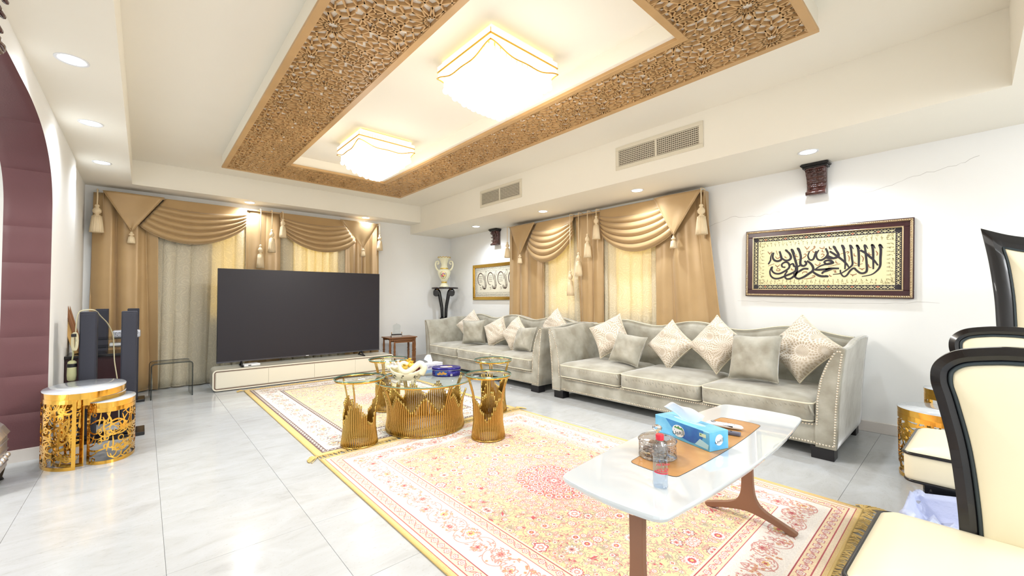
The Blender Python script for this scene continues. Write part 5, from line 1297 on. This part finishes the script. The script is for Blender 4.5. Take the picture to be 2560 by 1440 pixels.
# crystal candy bowl with lid
cbl = thing('crystal_candy_bowl', 'lidded cut crystal bowl of brown sweets beside the bottle on the coffee table', 'bowl', (1.5848, 0.8741, zc), 0)
cg = thin_glass('cut glass', (.78, .75, .74, 1), .65, .05)
def cut(u, v):
    a = 2*pi*u; r = .078+.0035*(1 if (int(u*36)+int(v*7)) % 2 else -.2); return (r*cos(a), r*sin(a), .004+.066*v)
MB().grid(cut, 72, 15, cu=True, smooth=False).build('cut_wall', cg, cbl)
MB().lathe([(.002, .003), (.072, .003), (.078, .0), (.080, .004)], 48, cap=False).build('base', crystal, cbl)
MB().lathe([(.083, .070), (.084, .076), (.076, .084), (.055, .092), (.03, .098), (.012, .102)], 48, cap=False).build('lid', cg, cbl)
MB().tube([(.082*cos(a), .082*sin(a), .073) for a in np.linspace(0, 2*pi, 49)], .0035, 6).tube([(.080*cos(a), .080*sin(a), .004) for a in np.linspace(0, 2*pi, 49)], .003, 6).build('rim', crystal, cbl)
MB().lathe([(.008, .100), (.006, .108), (.016, .116), (.020, .126), (.016, .136), (.006, .140)], 12, ripple=(6, .08)).build('knob', crystal, cbl)
brn = mat('brown sweet', S(120, 88, 62), .4, bump=.3, bscale=50); rr_ = random.Random(9)
for k in range(14):
    a = k*2.4; q = .055*sqrt((k % 9)/9+.05); z = .022+.026*(k//7)
    o = MB().sphere((0, 0, 0), .019, 10, 6, (1, 1, .8)).build('brown_sweet', brn) if k == 0 else o.copy()
    if k: COL.objects.link(o)
    o.scale = (KS, KS, KS); o.location = ((1.755+q*cos(a))*KS, (.968+q*sin(a))*KS, zc+z*KS); o.rotation_euler = (0, 0, a); tag(o, 'brown sweet inside the lidded crystal bowl', 'sweet', 'brown sweets in the crystal bowl')
# bottle
bt = thing('water_bottle', 'small clear water bottle with red cap near the front end of the coffee table', 'bottle', (1.3319, 0.7251, zc), radians(-40))
BP = [(.020, 0), (.026, .002), (.029, .010), (.027, .03), (.028, .05), (.0268, .056), (.0268, .115), (.0285, .120), (.0285, .128), (.0275, .131), (.0285, .136), (.0275, .148), (.022, .162), (.0145, .172), (.0125, .177), (.0125, .181)]
MB().lathe(BP, 30, cap=False, ripple=(10, .010)).build('bottle_body', plastic_c, bt)
MB().lathe([(.001, .003), (.025, .004), (.0262, .012), (.0255, .05), (.0255, .10), (.001, .10)], 24, cap=False).build('water', thin_glass('water', (.88, .93, .98, 1), .2), bt)
MB().lathe([(.0142, .178), (.0148, .180), (.0148, .196), (.0135, .199)], 30, ripple=(15, .02)).build('cap', mat('red cap', S(226, 44, 66), .3), bt)
rd = mat('red print', S(226, 52, 84), .4)
def on_bt(u, v, d): a = -pi/2+u/.0275; return ((.0274+d)*cos(a), (.0274+d)*sin(a), v)
MB().ribbon([(-.036+.006*k, .062-.0004*k) for k in range(13)], [.004]*13, fn=on_bt, th=.0003).build('label_band', rd, bt)
m = MB()
for k in range(9): 
    u = -.030+.0075*k; m.ribbon([(u, .066), (u+.003, .068+.006*(k % 2)), (u+.005, .066)], [.0035, .004, .002], fn=on_bt, th=.0004)
m.build('skyline_print', rd, bt)
text('label_lettering', 'Mai Dubai', .0125, rd, bt, Matrix.Translation((0, -.0282, .095)) @ Matrix.Rotation(pi/2, 4, 'X') @ Matrix.Rotation(.06, 4, 'Z'))
text('label_arabic', '\uFEF2\uFE91\uFEA9 \uFEF1\uFE8E\uFEE3', .012, rd, bt, Matrix.Translation((0, -.0282, .080)) @ Matrix.Rotation(pi/2, 4, 'X'))
text('label_digits', '\u06F1', .012, mat('blue print', S(60, 90, 200), .4), bt, Matrix.Translation((-.013, -.0278, .108)) @ Matrix.Rotation(pi/2, 4, 'X'))
# remotes
rm = thing('remote_control', 'white remote control lying behind the blue tissue box on the wood inlay', 'remote control', (2.1717, 0.8353, zc), radians(-78))
def rem(u, v):
    a = 2*pi*u; x = lerp(-.095, .095, v); e = (1-abs(2*v-1)**8)**.5; wd = .022+.004*cos(3*(v-.2)); return (x, wd*cos(a)*e, .013+.013*sin(a)*e)
MB().grid(rem, 20, 22, cu=True).build('case', white_p, rm)
MB().tube([(-.055+.012*cos(a), .012*sin(a), .0258) for a in np.linspace(0, 2*pi, 20)], .0015, 5).build('dial_ring', blackp, rm)
bevel(MB().box(-.045, -.0225, .012, .045, -.0195, .019).build('dark_side_strip', blackp, rm), .001, 1)
for k in range(6): MB().sphere((-.02+.014*k, .006*(-1)**k, .0255), .004, 8, 5, (1, 1, .4)).build('button', silver_p, rm)
rm2 = thing('remote_control', 'slim dark grey remote control lying next to the white one', 'remote control', (2.0769, 0.8019, zc), radians(-78))
bevel(MB().box(-.08, -.017, 0, .08, .017, .018).build('case', mat('slate plastic', S(104, 106, 124), .35), rm2), .006, 3)
for k in range(5): MB().box(-.05+.02*k, -.006, .018, -.04+.02*k, .004, .0195).build('button', blackp, rm2)

for t in (bl, cbl, bt, rm, rm2): t.scale = (KS, KS, KS)

# ------------------------------------------------------------------ PIERCED GOLD NESTING TABLES
marble_w = mat('white marble top', S(226, 232, 240), .12, col2=S(196, 204, 214), vscale=5, Coat_Weight=.5)
def pierced(label, loc, a, b, H, a0, a1, band, seed, rz=0, top_scale=1.0, grp='pierced gold nesting tables'):
    t = thing('pierced_gold_table', label, 'side table', loc, rz, grp)
    r = random.Random(seed)
    def E(s, z, d=0.): # s = angle
        return ((a+d)*cos(s), (b+d)*sin(s), z)
    per = np.mean([a, b]); TH = .004
    MB().lathe([(.01, H-.012), (1, H-.012), (1.0, H), (.01, H)], 56, sx=(a+.004), sy=(b+.004)).build('marble_top', marble_w, t)
    m = MB(); m.rings([[E(s, H-.05, .002) for s in np.linspace(0, 2*pi, 57)[:-1]], [E(s, H-.004, .005) for s in np.linspace(0, 2*pi, 57)[:-1]]], cap=False); m.build('gold_band', gold2, t)
    def fn(u, v, d): return E(u, v, d)
    def rib(m, pts, ws):
        # pts in (angle, z); ribbon with real width in metres
        P = [Vector((p[0]*per, p[1])) for p in pts]; L = []; Q = []
        for i, p in enumerate(P):
            tt = (P[min(i+1, len(P)-1)]-P[max(i-1, 0)]); tt = tt.normalized() if tt.length > 1e-9 else Vector((1, 0)); n = Vector((-tt.y, tt.x))*ws[i]/2; L.append(p+n); Q.append(p-n)
        m.rings([[fn(x.x/per, x.y, TH), fn(y.x/per, y.y, TH), fn(y.x/per, y.y, 0), fn(x.x/per, x.y, 0)] for x, y in zip(L, Q)], smooth=False)
    m = MB()
    for s_ in (a0, a1): rib(m, [(s_, 0.0), (s_, H-.05)], [.026, .026])
    rib(m, [(s, .012) for s in np.linspace(a0, a1, 40)], [.024]*40); rib(m, [(s, H-.06) for s in np.linspace(a0, a1, 40)], [.03]*40)
    m.build('edge_frame', gold2, t)
    m = MB(); n = int((a1-a0)*per*H/.0026)
    for k in range(n):
        s0 = r.uniform(a0+.05, a1-.05); z0 = r.uniform(.03, H-.09); q = r.random(); da = .04/per
        if q < .32:   # tall alif / lam strokes
            h_ = r.uniform(.06, .13); pts = spline([(s0, z0), (s0+r.uniform(-.3, .3)*da, z0+h_*.5), (s0+r.uniform(-.6, .6)*da, z0+h_)], 4)
        elif q < .62: # bowls
            w_ = r.uniform(.8, 1.8)*da; pts = spline([(s0-w_, z0+.03), (s0-w_*.7, z0), (s0, z0-.012), (s0+w_*.7, z0+.004), (s0+w_, z0+.04)], 4)
        elif q < .82: # long sweeps
            w_ = r.uniform(1.5, 3.2)*da; sg = r.choice((-1, 1)); pts = spline([(s0-w_, z0), (s0, z0+sg*.03), (s0+w_, z0+r.uniform(-.02, .05))], 5)
        else:         # loops
            rr = r.uniform(.011, .02); pts = [(s0+rr/per*cos(x), z0+rr*sin(x)) for x in np.linspace(0, 2*pi, 14)]
        pts = [(min(max(s, a0), a1), min(max(z, .01), H-.06)) for s, z in pts]
        w0 = r.uniform(.006, .010); rib(m, pts, [w0*(.6+.7*sin(pi*i/(len(pts)-1))) for i in range(len(pts))])
    m.build('pierced_script_panel', gold2, t)
    return t
pierced('largest gold pierced oval table with white marble top at the left wall', (-.325, 4.60, 0), .225, .335, .54, radians(100), radians(262), .05, 1)
pierced('middle gold pierced oval table slid out under the largest one', (-.295, 4.60, 0), .195, .270, .485, radians(205), radians(262), .05, 2)
pierced('smallest gold pierced oval table pulled out towards the room', (-.185, 4.50, 0), .145, .225, .452, radians(225), radians(398), .05, 3)
pierced('gold pierced side table with white marble top beside the near sofa', (3.90, .10, 0), .21, .25, .46, radians(60), radians(290), .05, 4, grp='pierced gold tables behind the dining chairs')
pierced('smaller taller gold pierced table half hidden behind the chair back', (4.30, .02, 0), .16, .22, .54, radians(60), radians(290), .05, 5, grp='pierced gold tables behind the dining chairs')

# ------------------------------------------------------------------ CREAM AND BLACK CHAIRS (facing -x)
def chair(name, label, loc, outline_fn, fwid, hb, group, seatw=.325, rz=0):
    t = thing(name, label, 'chair', loc, rz, group)
    # local: back plane at x=0, seat towards -x, y sideways
    fl, given = outline_fn(); n = len(fl)
    def lean(z): return .015+.10*max(z-.45, 0)**1.2
    def P(y, z, dx): return (lean(z)+dx, y, z)
    cen = (0, (max(p[1] for p in fl)+min(p[1] for p in fl))/2)
    inn = list(given)
    for i, (y, z) in enumerate(fl if not given else []):
        a, c, b = Vector(fl[max(i-1, 0)]), Vector((y, z)), Vector(fl[min(i+1, n-1)]); t1 = (c-a).normalized() if i else (b-c).normalized(); t2 = (b-c).normalized() if i < n-1 else t1; nn = Vector((t1.y+t2.y, -t1.x-t2.x)); nn.normalize(); cc = max(nn.dot(Vector((t1.y, -t1.x))), .38); inn.append((y+nn.x*fwid/cc, z+nn.y*fwid/cc))
    m = MB(); rs = []
    for (y, z), (yi, zi) in zip(fl, inn): rs.append([P(y, z, -.012), P((y+yi)/2, (z+zi)/2, -.026), P(yi, zi, -.014), P(yi, zi, .022), P(y, z, .022)])
    m.rings(rs).build('back_frame', black_wood, t, sharp=40)
    rs = []
    for q, dx in ((1.0, -.002), (.985, -.016), (.94, -.026), (.8, -.037), (.5, -.045), (.05, -.048)):
        cy, cz = 0, cen[1]; rs.append([P(cy+(y-cy)*q, cz+(z-cz)*q, dx) for y, z in inn])
    MB().rings(rs).build('back_cushion', cream_leather, t)
    rs = []
    for q, dx in ((1.0, .002), (.97, .018), (.5, .03), (.05, .032)): rs.append([P((y)*q, cen[1]+(z-cen[1])*q, dx) for y, z in inn])
    MB().rings(rs).build('back_panel', cream_leather, t)
    MB().tube([P(y, z, -.018) for y, z in inn], .006, 6).build('back_piping', mat('dark green grey piping', S(44, 56, 62), .5), t)
    # seat
    sl = [(x-.255, y) for x, y in rect_loop(.53, seatw*2, .035, 6)]; sl = [(x, y*(1+.06*(-x/.52)+.0)) for x, y in sl]
    rs = []
    for q, z in ((.94, .335), (.99, .345), (1, .365), (1.0, .458), (.985, .474), (.93, .486), (.75, .500), (.4, .508), (.05, .510)): rs.append([((x+.27)*q-.27, y*q, z) for x, y in sl])
    MB().rings(rs).build('seat', cream_leather, t)
    MB().tube([(x, y, .468) for x, y in sl+sl[:1]], .0075, 8).tube([((x+.27)*.985-.27, y*.985, .342) for x, y in sl+sl[:1]], .0075, 8).build('seat_piping', black_wood, t)
    MB().box(-.49, -seatw+.05, .27, -.04, seatw-.05, .335).build('seat_rail', black_wood, t)
    for y in (-seatw+.07, seatw-.07):
        MB().tube(spline([(-.46, y, .33), (-.475, y, .2), (-.46, y, .1), (-.47, y, .0)], 4), [.028]*4+[.024]*4+[.018]*5, 10).build('front_leg', black_wood, t)
        MB().tube(spline([(-.04, y, .33), (-.02, y, .2), (.02, y, .1), (.06, y, .0)], 4), [.026]*4+[.022]*4+[.018]*5, 10).build('rear_leg', black_wood, t)
    return t
def balloon():
    half = [(.142, .40), (.146, .55), (.160, .72), (.184, .86), (.198, .93), (.188, .985), (.14, 1.027), (.06, 1.044), (0, 1.047)]
    h = spline(half, 5); return [(-y, z) for y, z in h]+[(y, z) for y, z in h[::-1][1:]], []
def throne():
    half = [(.262, .40), (.258, .80), (.262, 1.02), (.266, 1.2), (.283, 1.42), (.31, 1.63)]
    top = [(.31, 1.63), (.20, 1.575), (.10, 1.545), (0, 1.535)]
    hin = [(.187, .40), (.183, .80), (.187, 1.02), (.190, 1.2), (.204, 1.39), (.222, 1.50)]; tin = [(.222, 1.50), (.15, 1.472), (.07, 1.455), (0, 1.45)]
    mir = lambda h: [(-y, z) for y, z in h]+[(y, z) for y, z in h[::-1][1:]]
    return mir(spline(half, 5)+spline(top, 4)[1:]), mir(spline(hin, 5)+spline(tin, 4)[1:])
chA = chair('dining_chair', 'cream leather dining chair with black rounded back, nearest the camera', (1.88, -.105, 0), lambda: balloon(), .046, 1.05, 'cream and black dining chairs')
chB = copy_tree(chA); relabel(chB, 'cream leather dining chair with black rounded back, behind the nearest one', (3.20, -.115, 0))
chair('high_back_chair', 'tall black framed chair with pointed back corners and cream upholstery', (3.80, -.365, 0), throne, .060, 1.65, None, .30)

# bin with liner
bn = thing('waste_bin', 'waste bin lined with a crumpled pale plastic bag between the dining chairs', 'bin', (2.50, .09, -.0))
MB().rings([[(x*q, y*q, z) for x, y in rect_loop(.26, .22, .05, 5)] for q, z in ((.8, 0), (1, .28), (.97, .28), (.78, .01))], cap=False).build('bin_body', mat('grey bin plastic', S(150, 152, 164), .4), bn)
rr_ = random.Random(12); loop = rect_loop(.27, .23, .05, 8); ph = [rr_.uniform(0, 6) for _ in range(5)]
def crump(k, q, z): 
    x, y = loop[k]; a = atan2(y, x); w_ = 1+.06*sin(7*a+ph[0]+z*50)+.04*sin(15*a+ph[1]); return (x*q*w_, y*q*w_, z+(.016*sin(5*a+ph[2]+z*20)+.010*sin(13*a+ph[3]-z*40))*(1 if q > .1 else 0))
prof = [(1.03, .15), (1.05, .21), (1.07, .28), (1.0, .312), (.92, .29), (.8, .25), (.55, .22), (.3, .25), (.02, .23)]
MB().rings([[crump(k, q, z) for k in range(len(loop))] for q, z in prof], cap=False).build('bin_bag', mat('pale blue plastic bag', S(184, 192, 222), .35, bump=1., bscale=16), bn)
